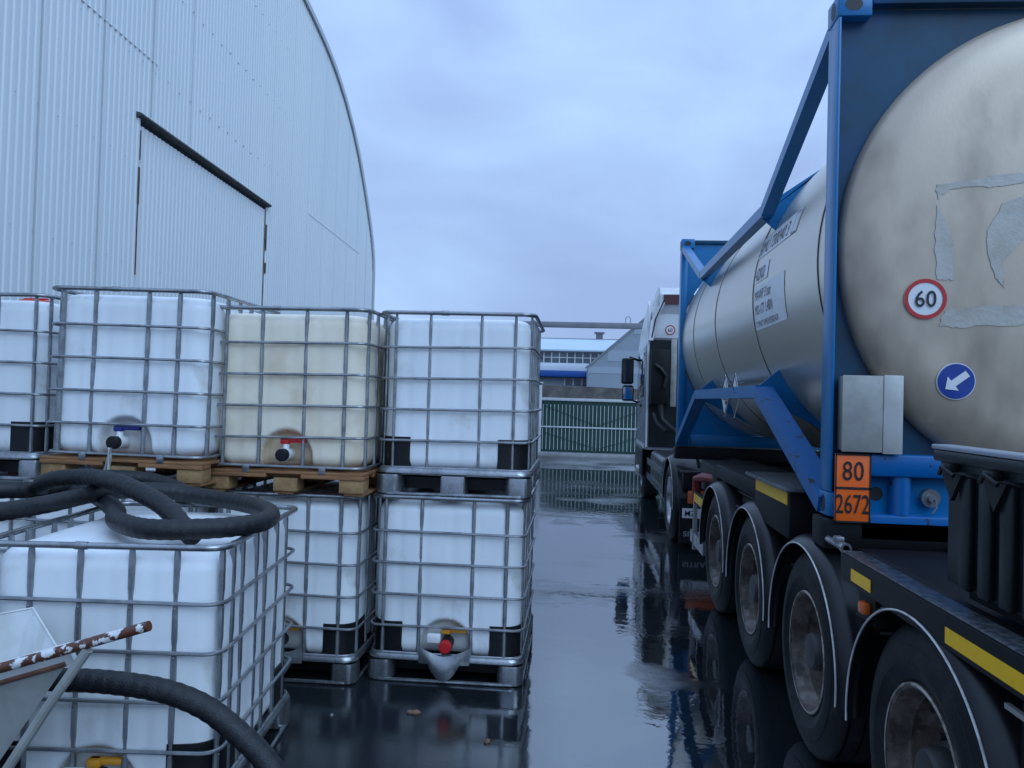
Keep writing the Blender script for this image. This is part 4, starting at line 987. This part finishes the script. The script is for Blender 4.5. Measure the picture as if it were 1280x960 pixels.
# doors and glazing on both sides
for x, s_ in ((1.19,-1),(3.65,1)):
    dr = MB().box(min(x,x+s_*.012),max(x,x+s_*.012),14.12,15.98,1.05,2.80,.004).build('door', door_m, TT)
    MB().box(min(x+s_*.013,x+s_*.02),max(x+s_*.013,x+s_*.02),14.3,15.9,1.88,2.70,.003).build('side_window', glass, dr)
    MB().box(min(x+s_*.013,x+s_*.04),max(x+s_*.013,x+s_*.04),14.82,15.02,1.70,1.75,.004).build('handle', black_p, dr)
    MB().box(min(x,x+s_*.03),max(x,x+s_*.03),14.3,16.0,.45,.94,.01).build('step_panel', dark_g, TT)
    m_ = MB().box(min(x+s_*.12,x+s_*.36),max(x+s_*.12,x+s_*.36),15.62,15.78,2.14,2.66,.04).box(min(x+s_*.11,x+s_*.34),max(x+s_*.11,x+s_*.34),15.60,15.78,1.80,2.12,.05).tube([(x,15.8,2.62),(x+s_*.2,15.75,2.68)], .025, 8).tube([(x,15.8,1.78),(x+s_*.2,15.72,1.84)], .02, 8).build('mirror', black_p, TT)
    MB().box(min(x+s_*.145,x+s_*.335),max(x+s_*.145,x+s_*.335),15.612,15.618,2.18,2.62).build('mirror_glass', glass, m_)
    MB().box(min(x+s_*.135,x+s_*.32),max(x+s_*.135,x+s_*.32),15.590,15.598,1.84,2.08).build('mirror_glass', mirror_m, m_)
MB().box(1.4,3.44,16.16,16.21,1.85,2.85,.02).build('windscreen', glass, TT)
# chassis, fuel tank, wheels, fenders
g = MB()
for x in (1.95,2.78): g.box(x,x+.11,9.7,15.9,.62,.98,.01)
g.box(1.95,2.89,9.7,9.8,.66,.98).build('chassis_frame', chas, TT)
for x0_, x1_ in ((1.24,1.80),(3.04,3.6)):
    MB().box(x0_-.02,x0_-.0,11.4,13.9,.46,.56).build('tank_guard', wetst, TT)
    MB().box(x0_,x1_,11.55,13.5,.38,.98,.09,4).build('fuel_tank', mat('tank_grey_%d' % int(x0_), (.05,.053,.058), .3, .4), TT)
    MB().box(x0_-.02,x0_-.0,11.4,13.9,.72,.82).build('tank_guard', wetst, TT)
MB().box(1.9,3.0,10.1,11.2,1.0,1.16,.04).build('fifth_wheel', chas, TT)
DW = wheel_proto(TT, .51, .32, rim_s, True); o_ = Vector(TT['_o']); DW.location = Vector((1.37,10.45,.505))-o_
for x, y, fl in ((1.72,10.45,False),(3.46,10.45,True),(3.11,10.45,True)): place(DW, TT, Vector((x,y,.505))-o_, fl)
FW = wheel_proto(TT, .51, .32, rim_s, False); FW.location = Vector((1.37,14.95,.505))-o_
place(FW, TT, Vector((3.46,14.95,.505))-o_, True)
fender(TT, 1.195, 10.45, .505, .60, .56, .62, -4, 184); fender(TT, 3.64, 10.45, .505, .60, .56, .62, -4, 184, -1)
mf = MB().box(1.27,1.86,9.755,9.775,.07,.62).build('mud_flap', black_p, TT)
MB().box(2.98,3.57,9.755,9.775,.07,.62).build('mud_flap', black_p, TT)
text_mb('SITRAK', .062, lambda u,q: (1.315+u,9.751,.155+q), 'LEFT', 1.0, 0, 1.25, .012).build('lettering', mat('grey_lettering', (.30,.30,.31), .5), mf)
npl = MB().box(1.30,1.80,9.735,9.75,.38,.50,.003).build('number_plate', white_s, TT)
text_mb('M2', .07, lambda u,q: (1.325+u,9.731,.405+q), 'LEFT', 1.0, 0, .95, .006).build('lettering', ink, npl)
MB().box(1.36,1.75,9.70,9.76,.56,.72,.012).build('tail_lamp', lamp_o, TT)
MB().box(1.30,1.9,9.72,9.9,.73,.93,.01).build('rear_bracket', chas, TT)
MB().box(1.28,1.9,9.71,9.86,.935,.955).build('bracket_plate', wetst, TT)
MB().tube([(1.22,10.1,1.12),(1.50,10.0,1.12),(1.52,9.9,1.0)], .03, 8).tube([(1.30,10.2,1.2),(1.38,10.15,1.2)], .02, 6).build('air_line', galv, TT)

# ------------------------------------------------------------------ small litter in the water
def litter(name, label, x, y, s, m_, seed, cat='litter'):
    g = MB(); n = 9; rnd = random.Random(seed); vs = []
    for i in range(n): 
        th = 2*math.pi*i/n; vs.append((x+s*math.cos(th)*rnd.uniform(.6,1.1), y+s*.7*math.sin(th)*rnd.uniform(.6,1.1), .006+rnd.uniform(0,.012)))
    vs.append((x,y,.012)); g.add(vs+[(a,b,.001) for a,b,c in vs[:n]], [(i,(i+1)%n,n) for i in range(n)]+[(i,n+1+i,n+1+(i+1)%n,(i+1)%n) for i in range(n)])
    tag(g.build(name, m_), label, cat)
leaf = mat('brown_leaf', (.16,.085,.05), .5, 0, (.30,.17,.12), 30)
litter('wet_leaf', 'brown wet leaf in the puddle before the right-hand stack', -.88, 4.36, .038, leaf, 2, 'leaf')
litter('wet_leaf', 'small dark leaf near the puddle edge right of the stack', -.43, 4.05, .018, leaf, 5, 'leaf')
litter('pebble', 'small dark pebble on the wet ground near the hose', -1.32, 4.25, .012, conc, 8, 'stone')

for o in bpy.data.objects:
    if '_o' in o: del o['_o']
    if '_used' in o: del o['_used']
